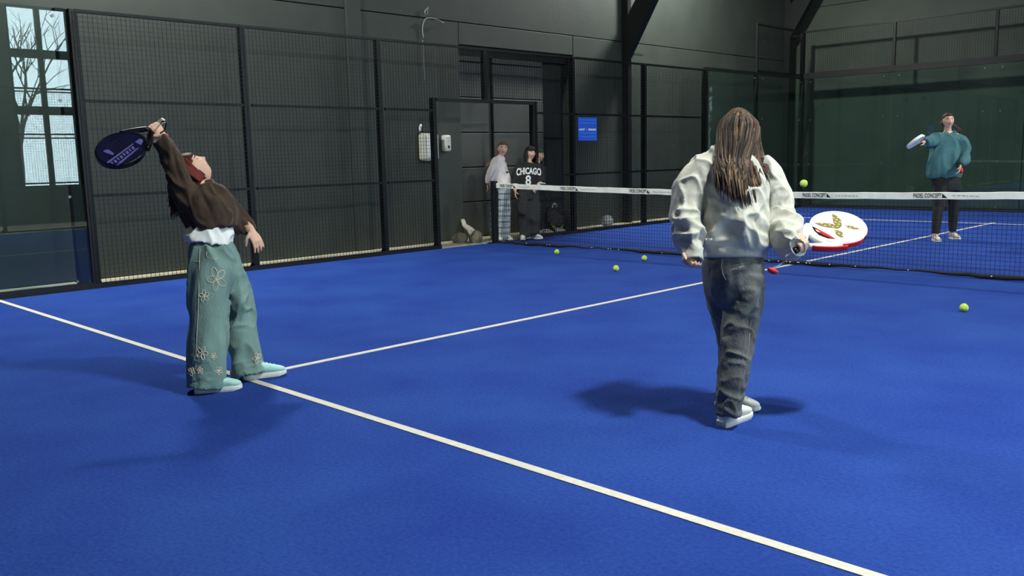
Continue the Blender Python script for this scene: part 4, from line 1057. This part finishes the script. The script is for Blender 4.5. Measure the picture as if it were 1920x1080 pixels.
stitched(g1, [[(388, 472), (387, 480), (391, 484), (402, 486), (410, 484)], [(375, 466), (374, 500), (373, 540), (371, 600), (368, 660), (366, 720)], [(362, 490), (368, 491), (374, 490)]], 'seam_stitching', 'stitch', .0014, bv)

# ---------------------------------------------------------------- player with her back turned, grey sweatshirt (g2)
hZ2 = unit(img(0.0, 1, 0.10)); hY2 = unit(img(0.30, -0.05, -1)); hY2 = unit(hY2-hZ2*(hY2@hZ2)); hX2 = np.cross(hY2, hZ2)
hc = V(1383, 250, 4.42)
dH = unit(img_at(1500, 460, 0.85, -0.5, 0.0)); dH = unit(dH-A2*(dH@A2)); nH = np.cross(A2, dH); nH = nH if nH@CF > 0 else -nH
Hc2 = W2(0, -0.250); wr2 = Hc2 - nH*.026 - dH*.070
fR = on_ground(1352, 801); dR = on_ground(1396, 790)-on_ground(1367, 803); fL = on_ground(1342, 760); dL = on_ground(1397, 768)-fL
kR = V(1386, 640, 4.31); kL = V(1374, 640, 4.66)
UPV = np.array([0, 0, 1.0])
parts = [loft([hc-hZ2*.05-hY2*.015, V(1380, 285, 4.41), V(1378, 300, 4.40)], [.046, .045, .055], [.048, .046, .055], None, n=16),
    loftV([(1377, 520, 4.37, 46, .11), (1377, 460, 4.37, 40, .09), (1376, 400, 4.38, 42, .095), (1375, 330, 4.4, 52, .09), (1377, 296, 4.4, 26, .06)]),
    loftV([(1326, 322, 4.4, 16, .045), (1290, 400, 4.36, 14, .04), (1294, 440, 4.28, 12, .036), (1297, 475, 4.24, 9, .024)]),
    loftV([(1430, 325, 4.4, 16, .045), (1457, 400, 4.39, 13, .04), (1465, 432, 4.34, 11, .036)]),
    loft([V(1465, 432, 4.34), (V(1465, 432, 4.34)+wr2)/2, wr2+dH*.01], [.032, .028, .023], [.03, .026, .02], None, n=14),
    loftV([(1398, 530, 4.35, 29, .11), (1387, 640, 4.31, 22, .07), (1376, 700, 4.29, 17, .055), (1366, 775, 4.28, 12, .042)]),
    loftV([(1354, 530, 4.41, 27, .11), (1372, 630, 4.66, 20, .07), (1373, 690, 4.68, 15, .05), (1368, 740, 4.64, 11, .04)])]
for p, d in ((fR, dR), (fL, dL)):
    d = unit(d); parts.append(loft([p+d*.04+UPV*.12, p+d*.06+UPV*.065, p+d*.18+UPV*.042], [.035, .034, .03], [.032, .03, .014], None, n=12))
parts += hand(wr2, dH, nH, A2, curl=1.12, thumb=0.9, k=.88)
parts += hand(V(1297, 463, 4.25), img(-0.05, -1, 0.12), img(0.35, 0, 0.9), img(-0.9, 0, 0.35), curl=1.0, k=.95, thumb=.6)
g2 = person('person in pale grey sweatshirt and dark jeans seen from behind, holding white racket', parts, (fR+fL)/2, 0.0048, (hc, hX2, hY2, hZ2), face=True)
cloth(g2, 'jeans', [loftV([(1376, 472, 4.37, 54, .125), (1376, 500, 4.37, 57, .15), (1378, 535, 4.38, 52, .15), (1384, 565, 4.40, 38, .12)]),
    loftV([(1398, 520, 4.35, 33, .13), (1394, 560, 4.34, 33, .12), (1389, 600, 4.33, 33, .10), (1383, 645, 4.31, 31, .092), (1375, 700, 4.29, 27, .085), (1367, 745, 4.28, 23, .08), (1365, 778, 4.28, 22, .078)], hollow=.04),
    loftV([(1352, 520, 4.41, 32, .12), (1359, 560, 4.48, 32, .11), (1370, 610, 4.62, 29, .10), (1375, 650, 4.68, 27, .09), (1373, 700, 4.68, 26, .085), (1369, 742, 4.65, 26, .082)], hollow=.04)],
    0.0075, 'denim_dark', [folds((0.1, 0.2, 1), 12, .008, along=.3, seed=2), lambda p: folds((0.75, .6, -.35), 22, .011, along=.2, seed=6)(p)*np.maximum(near(V(1378, 640, 4.28), .15)(p), near(V(1368, 745, 4.25), .12)(p)), lambda p: folds((0.75, .65, .3), 20, .010, along=.2, seed=9)(p)*near(V(1395, 520, 4.25), .15)(p)], smooth=4)
jeans2 = g2.children[-1]
ZH2 = V(1377, 472, 4.365)[2]
cloth(g2, 'sweatshirt', [
    loftV([(1377, 484, 4.365, 58, .145), (1377, 474, 4.365, 59, .15), (1377, 466, 4.365, 60, .155), (1378, 455, 4.365, 64, .175), (1378, 430, 4.37, 62, .17), (1376, 390, 4.375, 61, .165), (1374, 350, 4.385, 65, .155), (1373, 318, 4.395, 66, .135), (1375, 298, 4.4, 52, .105), (1378, 284, 4.405, 31, .075)]),
    loftV([(1335, 308, 4.4, 24, .09), (1312, 328, 4.385, 28, .095), (1296, 360, 4.365, 30, .095), (1288, 395, 4.34, 27, .09), (1288, 428, 4.3, 26, .085), (1294, 456, 4.265, 24, .078), (1298, 470, 4.25, 20, .066), (1299, 490, 4.235, 19, .062)], hollow=.045),
    loftV([(1420, 308, 4.41, 24, .09), (1440, 332, 4.405, 28, .095), (1452, 368, 4.40, 30, .095), (1461, 408, 4.38, 31, .09), (1471, 437, 4.29, 31, .09), (1484, 456, 4.18, 25, .085), (1498, 464, 4.12, 15, .055)], hollow=.015)],
    0.0072, 'fleece_grey', [lambda p: np.clip((p[:, 2]-ZH2)/.09, 0, 1)*(folds((0.35, 0.3, -0.85), 9, .016, along=.3, seed=4, warp=.8)(p)+folds((0.3, 0.25, -0.9), 19, .009, along=.14, seed=14)(p)
          + folds((0.72, .70, -0.30), 13, .030, along=.18, seed=7)(p)*near(V(1385, 440, 4.2), .2)(p)),
        lambda p: folds((0.7, .7, .15), 15, .02, along=.25, seed=3)(p)*np.maximum(near(V(1290, 440, 4.25), .13)(p), near(V(1478, 445, 4.25), .10)(p))], smooth=4)
sw2 = g2.children[-1]
mb = MB()                                             # two white dashes printed at the hem
bv2 = bvh_of([sw2])
stitched(g2, [[(1320.5, 449), (1322, 449), (1324, 449), (1325.5, 449)], [(1329, 449), (1331, 449), (1333, 449), (1335.5, 449)]], 'hem_print', 'sole_white', .0055, bv2, off=.001)
bvj = bvh_of([jeans2])
stitched(g2, [[(1355, 484), (1353, 500), (1356, 515), (1362, 525)], [(1365, 500), (1380, 497), (1400, 493), (1420, 490)], [(1360, 515), (1375, 505), (1395, 499)], [(1408, 600), (1403, 650), (1395, 700), (1388, 730)]], 'seam_stitching', 'shoe_grey', .0012, bvj)
mb = MB(); br = srgb(84, 66, 52); wine = srgb(84, 42, 44); blond = srgb(138, 108, 76); darkb = srgb(40, 33, 30)
mesh_cap(mb, hair_cap(hc, hX2, hY2, hZ2, 1.0, lambda d: (0.03 if d[1] > 0.55 else -0.10), 1.16, br))
R = random.Random(11)
def bez(a, b, c, d, n=6): return [(1-t)**3*a+3*(1-t)**2*t*b+3*(1-t)*t*t*c+t**3*d for t in np.linspace(0, 1, n)]
SWY = [282, 298, 318, 350, 390, 430]; SWD = [4.405, 4.4, 4.395, 4.385, 4.375, 4.37]; SWT = [.075, .105, .135, .155, .165, .17]; SWW = [31, 52, 66, 65, 61, 62]
def back(px, py, lift):
    d = np.interp(py, SWY, SWD); t = np.interp(py, SWY, SWT); w = np.interp(py, SWY, SWW); q = min(.97, abs(px-1375)/w)
    return V(px, py, d-t*math.sqrt(1-q*q)-lift)
for k in range(760):
    a = R.uniform(-1.5, 1.5)                            # angle round the back of the head, + is to the right of the picture
    lay = R.random(); top = R.uniform(.2, 1.45)
    root = hc + 1.13*(CR*.074*math.sin(a)*math.cos(top) - CF*.094*math.cos(a)*math.cos(top) + hZ2*.106*math.sin(top))
    ear = hc + (CR*(.098+.012*lay)*math.sin(a) - CF*(.102+.012*lay)*math.cos(a) + hZ2*R.uniform(-.02, .03))
    u = (a+1.5)/3.0
    ex = 1347 + 82*u + R.uniform(-9, 14); ey = R.uniform(318, 396) - 46*abs(u-.62)
    if u > .86: ex += 8
    nx = 1343+80*u; ny = 291+R.uniform(-5, 6)
    nk = back(nx, ny, .030+.020*lay); md = back(.5*nx+.5*ex-3, .5*ny+.5*ey, .030+.018*lay); en = back(ex, ey, .020+.016*lay)
    c = wine if u > .66 and R.random() < .6 and ey < 350 else br
    if .2 < u < .92 and R.random() < .24: c = blond
    if R.random() < .26: c = darkb
    c = mulc(c, R.uniform(.7, 1.25))
    pts = bez(root, root*.5+ear*.5-CF*.016*math.cos(a)+CR*.016*math.sin(a), ear, nk*.5+ear*.5-CF*.008, 5)+[nk, md, en]
    lock(mb, pts, R.uniform(.0030, .0068), c, flat=.5, m=2, tip=.12, n=5)
for k in range(9):                                      # loose strands blown to the right
    st_ = hc+CR*.09+hZ2*R.uniform(-.02, .05)-CF*.04
    lock(mb, [st_, V(1428+R.uniform(-4, 3), 285, 4.36), V(1436+R.uniform(-5, 4), 310, 4.32), V(1443+R.uniform(-14, 4), R.uniform(325, 350), 4.28)], .0035, mulc(br, .9), m=3, tip=.1, n=5)
hair_obj(g2, mb)
shoe(g2, fR, dR, 'shoe_white', 'shoe_white', L=.265, tab='leather_tan', z0=0, width=1.15, high=1.1); shoe(g2, fL, dL, 'shoe_white', 'shoe_white', L=.24, tab='leather_tan', z0=0)

# ---------------------------------------------------------------- far player in teal (g3)
d3 = 12.6
hc = V(1777, 227, d3); hZ3 = unit(img(-0.02, 1, 0.03)); hY3 = unit(img(-0.12, 0.02, 1)); hY3 = unit(hY3-hZ3*(hY3@hZ3)); hX3 = np.cross(hY3, hZ3)
fa = V(1754, 450, 12.55); fb = V(1786, 446, 12.8)
pa = np.array([fa[0], fa[1], 0]); pb = np.array([fb[0], fb[1], 0])
toward = unit(np.array([-CF[0], -CF[1], 0]))
Hc3 = W3(0, -.26); wr3 = Hc3 + .078*unit(V(1742, 270, 12.52)-Hc3)
parts = [loftV([(1777, 236, d3, 6, .05), (1777, 244, d3+.03, 6.3, .05), (1777, 250, d3+.04, 9, .06)]),
    loftV([(1774, 345, d3+.02, 19, .09), (1774, 310, d3+.02, 18, .08), (1777, 275, d3+.03, 23, .1), (1777, 254, d3+.04, 24, .08), (1777, 248, d3+.04, 9, .06)]),
    loftV([(1756, 258, 12.6, 6, .045), (1745, 266, 12.53, 5, .038), (1736, 267.5, 12.48, 3.6, .026)]),
    loftV([(1799, 258, 12.62, 6, .045), (1812, 290, 12.55, 5.5, .04), (1806, 303, 12.42, 4.5, .034), (1800, 311, 12.34, 3.4, .024)]),
    loftV([(1763, 345, 12.6, 10, .08), (1760, 388, 12.56, 6.5, .05), (1756, 424, 12.52, 4.5, .035), (1753, 447, 12.53, 4.5, .035)]),
    loftV([(1786, 345, 12.64, 10, .08), (1787.5, 386, 12.70, 6.5, .05), (1786.5, 420, 12.76, 4.5, .035), (1786, 441, 12.79, 4.5, .035)])]
parts += hand(wr3, Hc3-wr3, np.cross(A3, unit(Hc3-wr3))*(1 if np.cross(A3, unit(Hc3-wr3))@CU < 0 else -1), A3, curl=1.0, k=.92) + hand(V(1800, 311, 12.34), img(-.25, -.95, .1), img(-.9, .2, 0), img(-.2, 0, .95), curl=.45)
g3 = person('person in teal sweatshirt and black leggings facing the net on the far side', parts, (pa+pb)/2, .0065, (hc, hX3, hY3, hZ3), s=1.04)
cloth(g3, 'sweatshirt', [loftV([(1772, 335, d3+.02, 28, .13), (1772, 331, d3+.02, 30, .14), (1772, 325, d3+.02, 32, .15), (1772, 300, d3+.02, 31, .15), (1775, 274, d3+.03, 30, .14), (1777, 257, d3+.04, 25, .115), (1777, 247.5, d3+.04, 12, .075)]),
    loftV([(1764, 257, 12.62, 10, .085), (1752, 263, 12.57, 11, .085), (1743, 266.5, 12.51, 10, .07), (1735.5, 268, 12.46, 7, .05)], hollow=.01),
    loftV([(1792, 256, 12.64, 10, .085), (1802, 266, 12.6, 10, .085), (1808, 283, 12.56, 10, .085), (1809, 298, 12.48, 9.5, .078), (1804, 306, 12.39, 7, .055), (1802, 309, 12.36, 4.8, .036)])],
    .009, 'fleece_teal', [folds((0.2, 0.1, 1), 9, .022, along=.3, seed=12)], smooth=4)
cloth(g3, 'leggings', [loftV([(1773, 325, d3+.02, 25, .12), (1774, 345, d3+.02, 27, .135), (1775, 360, d3+.02, 25, .12)]),
    loftV([(1763, 350, 12.6, 14, .11), (1760, 385, 12.56, 9.5, .075), (1757, 412, 12.53, 9, .062), (1754, 438, 12.52, 6.5, .048)]),
    loftV([(1786, 350, 12.64, 14, .11), (1788, 382, 12.69, 9.5, .075), (1787, 408, 12.74, 9, .062), (1786, 434, 12.78, 6.5, .048)])], .0085, 'black_cloth', [folds((.8, .4, .1), 14, .003, seed=3)])
mb = MB(); c = srgb(56, 44, 38)
mesh_cap(mb, hair_cap(hc, hX3, hY3, hZ3, 1.04, lambda d: (0.052 if d[1] > 0.55 else 0.03 if d[1] > 0.2 else -0.09), 1.09, c)); R = random.Random(3)
for k in range(26):
    lock(mb, [hc-hY3*.095+hZ3*.03, hc-hY3*.12+CR*.05, V(1792+R.uniform(-2, 4), 238, d3+.12), V(1800+R.uniform(-4, 6), 246+R.uniform(-3, 5), d3+.13)], .010, mulc(c, R.uniform(.7, 1.6)), m=3)
hair_obj(g3, mb)
m = MB(); m.add(*loft([V(1801.5, 308, 12.35), V(1800.5, 310.5, 12.345)], .031, .031, None, n=14, m=1)); keep(m.build('watch_strap', 'black_cloth', None, True), g3)
v, f = ellipsoid(V(1802, 320, 12.33), (.03, .03, .04), nu=10, nv=8); keep(MB().add(v, f).build('red_pendant', 'red_band', None, True), g3)
shoe(g3, pa-toward*.08, toward+CR*-.1, 'shoe_beige', 'sole_white', L=.26, z0=0, high=1.25); shoe(g3, pb-toward*.08, toward+CR*.05, 'shoe_beige', 'sole_white', L=.26, z0=0, high=1.25)

# ---------------------------------------------------------------- spectators in the gateway
def at_ground(px, py, d): q = V(px, py, d); return np.array([q[0], q[1], 0.0])
# white sweatshirt, checked trousers (g4)
d4 = 14.1
hc = V(942, 279.5, d4); hZ4 = unit(img(0.06, 1, 0.0)); hY4 = unit(img(0.22, 0.0, 1)); hY4 = unit(hY4-hZ4*(hY4@hZ4)); hX4 = np.cross(hY4, hZ4)
pa = at_ground(944, 456, 14.08); pb = at_ground(932, 457, 14.16); fw = unit(np.array([*(CR[:2]*.8-CF[:2]*.6), 0]))
parts = [loftV([(941, 288, d4, 5.4, .05), (938, 296, d4, 5.6, .05), (936, 301, d4, 8, .06)]),
    loftV([(938, 360, d4, 16, .1), (936, 330, d4, 15, .09), (934, 305, d4, 13, .09), (936, 298, d4, 7, .05)]),
    loftV([(928, 306, 14.06, 5.5, .045), (919, 326, 14.05, 5, .04), (915, 345, 14.12, 3.2, .026)]),
    loftV([(940, 306, 14.16, 5.5, .045), (932, 328, 14.22, 5, .04), (922, 344, 14.24, 3.2, .026)]),
    loftV([(944, 362, 14.08, 11, .09), (943, 410, 14.08, 8, .06), (944, 450, 14.08, 5, .042)]), loftV([(933, 362, 14.15, 11, .09), (931, 410, 14.15, 8, .06), (932, 451, 14.16, 5, .042)])]
parts += hand(V(914.5, 344, 14.13), img(.1, -1, -.3), -CR, img(.3, 0, -.9), curl=.4)
parts += hand(V(922, 344, 14.24), img(.1, -1, -.2), -CR, img(.3, 0, -.9), curl=.4)
g4 = person('person in white sweatshirt and checked trousers standing behind the net post', parts, (pa+pb)/2, .0068, (hc, hX4, hY4, hZ4), s=1.08, group='spectators in the gateway')
cloth(g4, 'sweatshirt', [loftV([(938, 353, d4, 19, .125), (938, 346, d4, 21.5, .145), (935, 332, d4, 21, .145), (933.5, 316, d4, 17.5, .135), (935.5, 303, d4, 13.5, .115), (938, 297, d4, 9, .078), (939, 294, d4, 7.2, .065)]),
    loftV([(931, 306, 14.06, 8, .075), (924, 318, 14.04, 8, .075), (918, 332, 14.06, 7, .06), (915, 343, 14.11, 4.8, .042)]),
    loftV([(940, 306, 14.15, 8, .075), (932, 330, 14.22, 7, .065), (924, 342, 14.235, 4.8, .042)])], .0095, 'fleece_cream', [folds((0.4, 0.3, .9), 12, .012, along=.35, seed=21)], smooth=4)
v, f = ellipsoid(V(951, 323, 13.965), (.022, .02, .016), nu=10, nv=6); keep(MB().add(v, f).build('chest_logo', 'print_black', None, True), g4)
cloth(g4, 'trousers', [loftV([(939, 349, d4, 17.5, .12), (939, 360, d4, 19, .135), (939, 374, d4, 18, .13)]),
    loftV([(943, 364, 14.08, 13.5, .115), (944, 390, 14.08, 13.5, .1), (944, 420, 14.08, 13, .095), (946, 452, 14.08, 12, .10)]), loftV([(934, 364, 14.15, 12.5, .115), (931, 390, 14.15, 12, .1), (930, 420, 14.15, 11.5, .095), (932, 453, 14.16, 11, .10)])],
    .0095, 'plaid_cloth', [folds((0, 0, 1), 12, .009, along=.3, seed=23)], smooth=4)
mb = MB(); c = srgb(104, 82, 62)
mesh_cap(mb, hair_cap(hc, hX4, hY4, hZ4, 1.08, lambda d: (0.046 if d[1] > 0.5 else 0.02 if d[1] > 0.2 else -0.09), 1.10, c)); R = random.Random(8)
for k in range(24):
    lock(mb, [hc-hY4*.09+hZ4*.01, V(932+R.uniform(-2, 2), 292, d4+.07), V(917+R.uniform(-3, 3), 306, d4+.04), V(910+R.uniform(-3, 3), 318+R.uniform(-6, 4), d4)], .010, mulc(c, R.uniform(.5, 1.1)), m=3)
hair_obj(g4, mb)
shoe(g4, pa-fw*.07, fw, 'shoe_white', 'sole_white', L=.25, z0=0.02); shoe(g4, pb-fw*.07, fw*.8-np.array([*CF[:2], 0])*.5, 'shoe_white', 'sole_white', L=.25, z0=0.02)
# black jersey (g5)
d5 = 14.13
hc = V(994, 288, d5); hZ5 = unit(img(-0.03, 1, 0.0)); hY5 = unit(img(0.55, -0.02, 0.85)); hY5 = unit(hY5-hZ5*(hY5@hZ5)); hX5 = np.cross(hY5, hZ5)
pa = at_ground(983, 449, 14.08); pb = at_ground(1001, 445, 14.10)
parts = [loftV([(993, 296, d5, 5.2, .05), (991, 303, d5, 5.6, .05), (991, 308, d5, 8, .06)]),
    loftV([(990, 362, d5, 16, .1), (990, 335, d5, 15, .09), (991, 312, d5, 17, .09), (991, 304, d5, 7, .05)]),
    loftV([(975, 312, 14.11, 5.5, .045), (967, 335, 14.08, 5, .04), (966, 358, 14.04, 3.2, .026)]),
    loftV([(1008, 312, 14.14, 5.5, .045), (1016, 332, 14.12, 5, .04), (1008, 351, 14.00, 3.4, .026)]),
    loftV([(982, 364, 14.11, 10, .09), (984, 405, 14.10, 7.5, .06), (984, 443, 14.09, 5, .042)]), loftV([(999, 364, 14.14, 10, .09), (1002, 405, 14.12, 7.5, .06), (1001, 439, 14.11, 5, .042)])]
parts += hand(V(966, 357, 14.04), img(.05, -1, .1), img(.9, 0, .2), img(.1, 0, .95), curl=.3) + hand(V(1008, 350, 14.00), img(-.6, -.7, .1), -CR*.2-CU, img(-.3, .6, .6), curl=.8)
g5 = person('person in black jersey lettered CHICAGO 8 standing in the gateway', parts, (pa+pb)/2, .0068, (hc, hX5, hY5, hZ5), group='spectators in the gateway')
cloth(g5, 'jersey', [loftV([(990, 358, d5, 23, .13), (990, 340, d5, 23, .145), (991, 322, d5, 22, .145), (991, 311, d5, 20, .12), (991.5, 305, d5, 11, .075)]),
    loftV([(977, 311, 14.12, 9, .08), (969, 326, 14.10, 8.5, .075), (966, 346, 14.07, 8, .07)], hollow=.02), loftV([(1006, 311, 14.15, 9, .08), (1014, 325, 14.13, 8.5, .075), (1015, 344, 14.06, 8, .07)], hollow=.02)],
    .009, 'black_cloth', [folds((0.1, 0.1, 1), 10, .006, along=.3, seed=31)], smooth=4)
jer = g5.children[-1]
for nm, px, py in (('cuff_trim', 966, 347), ('cuff_trim', 1015, 345)):
    m = MB(); dd = 14.07 if px < 1000 else 14.06; m.add(*loft([V(px, py-1.6, dd), V(px, py, dd)], 8.3*dd/F, .073, 'view', n=18, m=1)); keep(m.build(nm, 'sole_white', None, True), g5)
bj = bvh_of([jer])
def on_jersey(body, px, py, size, sx, arch=0.0, nm='lettering'):
    tv, tf = text_mesh(body, size, sx, 0.005); v = []
    hw = np.abs(tv[:, 0]).max()
    for x, y, _ in tv:
        q = V(px, py, 13.88)+CR*x+CU*(y*(1+arch*0.4*(x/hw)**2)-arch*size*.35*(x/hw)**2); d = unit(q-CAM); h = bj.ray_cast(Vector(CAM), Vector(d))
        v.append(np.array(h[0])-d*.006 if h[0] is not None else q)
    keep(MB().add(v, tf).build(nm, 'sole_white', None), g5)
on_jersey('CHICAGO', 991.5, 321, .135, .62, arch=.5); on_jersey('8', 990.5, 339, .21, .85, nm='number')
cloth(g5, 'trousers', [loftV([(990, 352, d5, 20, .115), (990, 362, d5, 20.5, .125), (990, 375, d5, 19, .12)]),
    loftV([(981, 366, 14.11, 12, .11), (983, 395, 14.10, 11.5, .095), (984, 420, 14.10, 10.5, .088), (984, 444, 14.09, 10.5, .09)]), loftV([(999, 366, 14.14, 12, .11), (1002, 395, 14.13, 11, .095), (1002, 420, 14.12, 10, .088), (1001, 440, 14.11, 10, .09)])],
    .009, 'charcoal_cloth', [folds((0, 0, 1), 11, .007, along=.3, seed=33)], smooth=4)
mb = MB(); c = srgb(26, 22, 22)
mesh_cap(mb, hair_cap(hc, hX5, hY5, hZ5, 1.04, lambda d: (0.035 if d[1] > 0.35 else -0.02 if d[1] > .1 else -0.10), 1.10, c)); R = random.Random(9)
for k in range(60):
    a = R.uniform(-2.2, 2.2)
    p0 = hc+1.1*(hX5*.074*math.sin(a)*.7-hY5*.094*math.cos(a)*.7+hZ5*.08); p1 = hc+1.14*(hX5*.078*math.sin(a)-hY5*.096*math.cos(a)-hZ5*.02)
    p2 = hc+(hX5*.095*math.sin(a)-hY5*.085*math.cos(a)-hZ5*.14); p3 = hc+(hX5*.105*math.sin(a)-hY5*.06*math.cos(a)-hZ5*R.uniform(.2, .27)-CF*.03)
    lock(mb, [p0, p1, p2, p3], R.uniform(.010, .016), mulc(c, R.uniform(.6, 1.5)), m=3)
for k in range(14):                                    # fringe
    a = -0.9+1.8*k/13
    p0 = hc+1.08*(hX5*.05*math.sin(a)+hY5*.04+hZ5*.095); p1 = hc+1.1*(hX5*.072*math.sin(a)+hY5*.090*math.cos(a)+hZ5*.055); p2 = hc+(hX5*.078*math.sin(a)+hY5*.096*math.cos(a)+hZ5*(.022+.008*R.uniform(-1, 1)))
    lock(mb, [p0, p1, p2], .008, mulc(c, R.uniform(.7, 1.4)), m=4)
hair_obj(g5, mb)
fw5 = unit(np.array([*(CR[:2]*.25-CF[:2]), 0]))
shoe(g5, pa-fw5*.09, fw5-CR*.25, 'shoe_white', 'sole_white', L=.25, z0=0.02); shoe(g5, pb-fw5*.09, fw5+CR*.5, 'shoe_white', 'sole_white', L=.25, z0=0.02)
# half-hidden person in dark clothes behind her (g6)
d6 = 15.12
hc = V(1010, 292, d6); hZ6 = UPV; hY6 = unit(img(0.85, 0.0, 0.5)); hY6 = unit(hY6-hZ6*(hY6@hZ6)); hX6 = np.cross(hY6, hZ6)
pa = at_ground(1004, 446, 15.06); pb = at_ground(1012, 443, 15.20)
parts = [loftV([(1008, 300, d6, 5, .05), (1007, 308, d6, 5.4, .05), (1006, 312, d6, 8, .06)]), loftV([(1007, 365, d6, 15, .1), (1007, 338, d6, 14, .09), (1007, 316, d6, 15, .09), (1007, 308, d6, 7, .05)]),
    loftV([(995, 317, 15.06, 5.5, .045), (993, 340, 15.04, 5, .04), (998, 356, 14.96, 3.2, .026)]), loftV([(1018, 317, 15.18, 5.5, .045), (1022, 338, 15.16, 5, .04), (1018, 354, 15.08, 3.2, .026)]),
    loftV([(1001, 366, 15.10, 10, .09), (1003, 405, 15.08, 7.5, .06), (1004, 440, 15.07, 5, .042)]), loftV([(1012, 366, 15.15, 10, .09), (1012, 405, 15.17, 7.5, .06), (1012, 438, 15.19, 5, .042)])]
parts += hand(V(998, 355, 14.96), img(.2, -1, .1), CR, -CF, curl=.4) + hand(V(1018, 353, 15.08), img(-.2, -1, .1), -CR, -CF, curl=.4)
g6 = person('person in dark clothes half hidden behind the black jersey wearer', parts, (pa+pb)/2, .0075, (hc, hX6, hY6, hZ6), group='spectators in the gateway')
cloth(g6, 'hoodie', [loftV([(1007, 364, d6, 19, .125), (1007, 345, d6, 20, .14), (1007, 324, d6, 19, .135), (1007, 314, d6, 15, .11), (1007, 308, d6, 8, .07)]),
    loftV([(998, 315, 15.07, 8, .075), (993, 332, 15.05, 7.5, .07), (996, 352, 14.99, 5.5, .05)]), loftV([(1016, 315, 15.17, 8, .075), (1022, 332, 15.17, 7.5, .07), (1019, 350, 15.11, 5.5, .05)])], .011, 'black_cloth', [folds((0, 0, 1), 11, .008, seed=40)], smooth=4)
cloth(g6, 'trousers', [loftV([(1007, 358, d6, 17, .115), (1007, 376, d6, 16, .11)]), loftV([(1001, 366, 15.10, 11, .1), (1003, 405, 15.08, 9.5, .085), (1004, 443, 15.07, 8.5, .08)]), loftV([(1012, 366, 15.15, 11, .1), (1012, 405, 15.17, 9.5, .085), (1012, 440, 15.19, 8.5, .08)])], .011, 'black_cloth', smooth=4)
mb = MB(); c = srgb(58, 40, 32); mesh_cap(mb, hair_cap(hc, hX6, hY6, hZ6, 1.0, lambda d: (0.045 if d[1] > 0.4 else -0.02 if d[1] > .1 else -0.10), 1.09, c)); R = random.Random(10)
for k in range(36):
    a = R.uniform(-1.7, 1.7); p1 = hc+1.12*(hX6*.078*math.sin(a)-hY6*.096*math.cos(a)-hZ6*.01)
    lock(mb, [hc+hZ6*.1-hY6*.03, p1, p1-hZ6*.12, p1-hZ6*R.uniform(.17, .24)-hY6*.01], .012, mulc(c, R.uniform(.6, 1.4)), m=3)
hair_obj(g6, mb)
fw6 = unit(np.array([*(CR[:2]*.8-CF[:2]*.6), 0])); shoe(g6, pa-fw6*.08, fw6, 'shoe_white', 'sole_white', L=.25, z0=.02); shoe(g6, pb-fw6*.08, fw6, 'shoe_white', 'sole_white', L=.25, z0=.02)
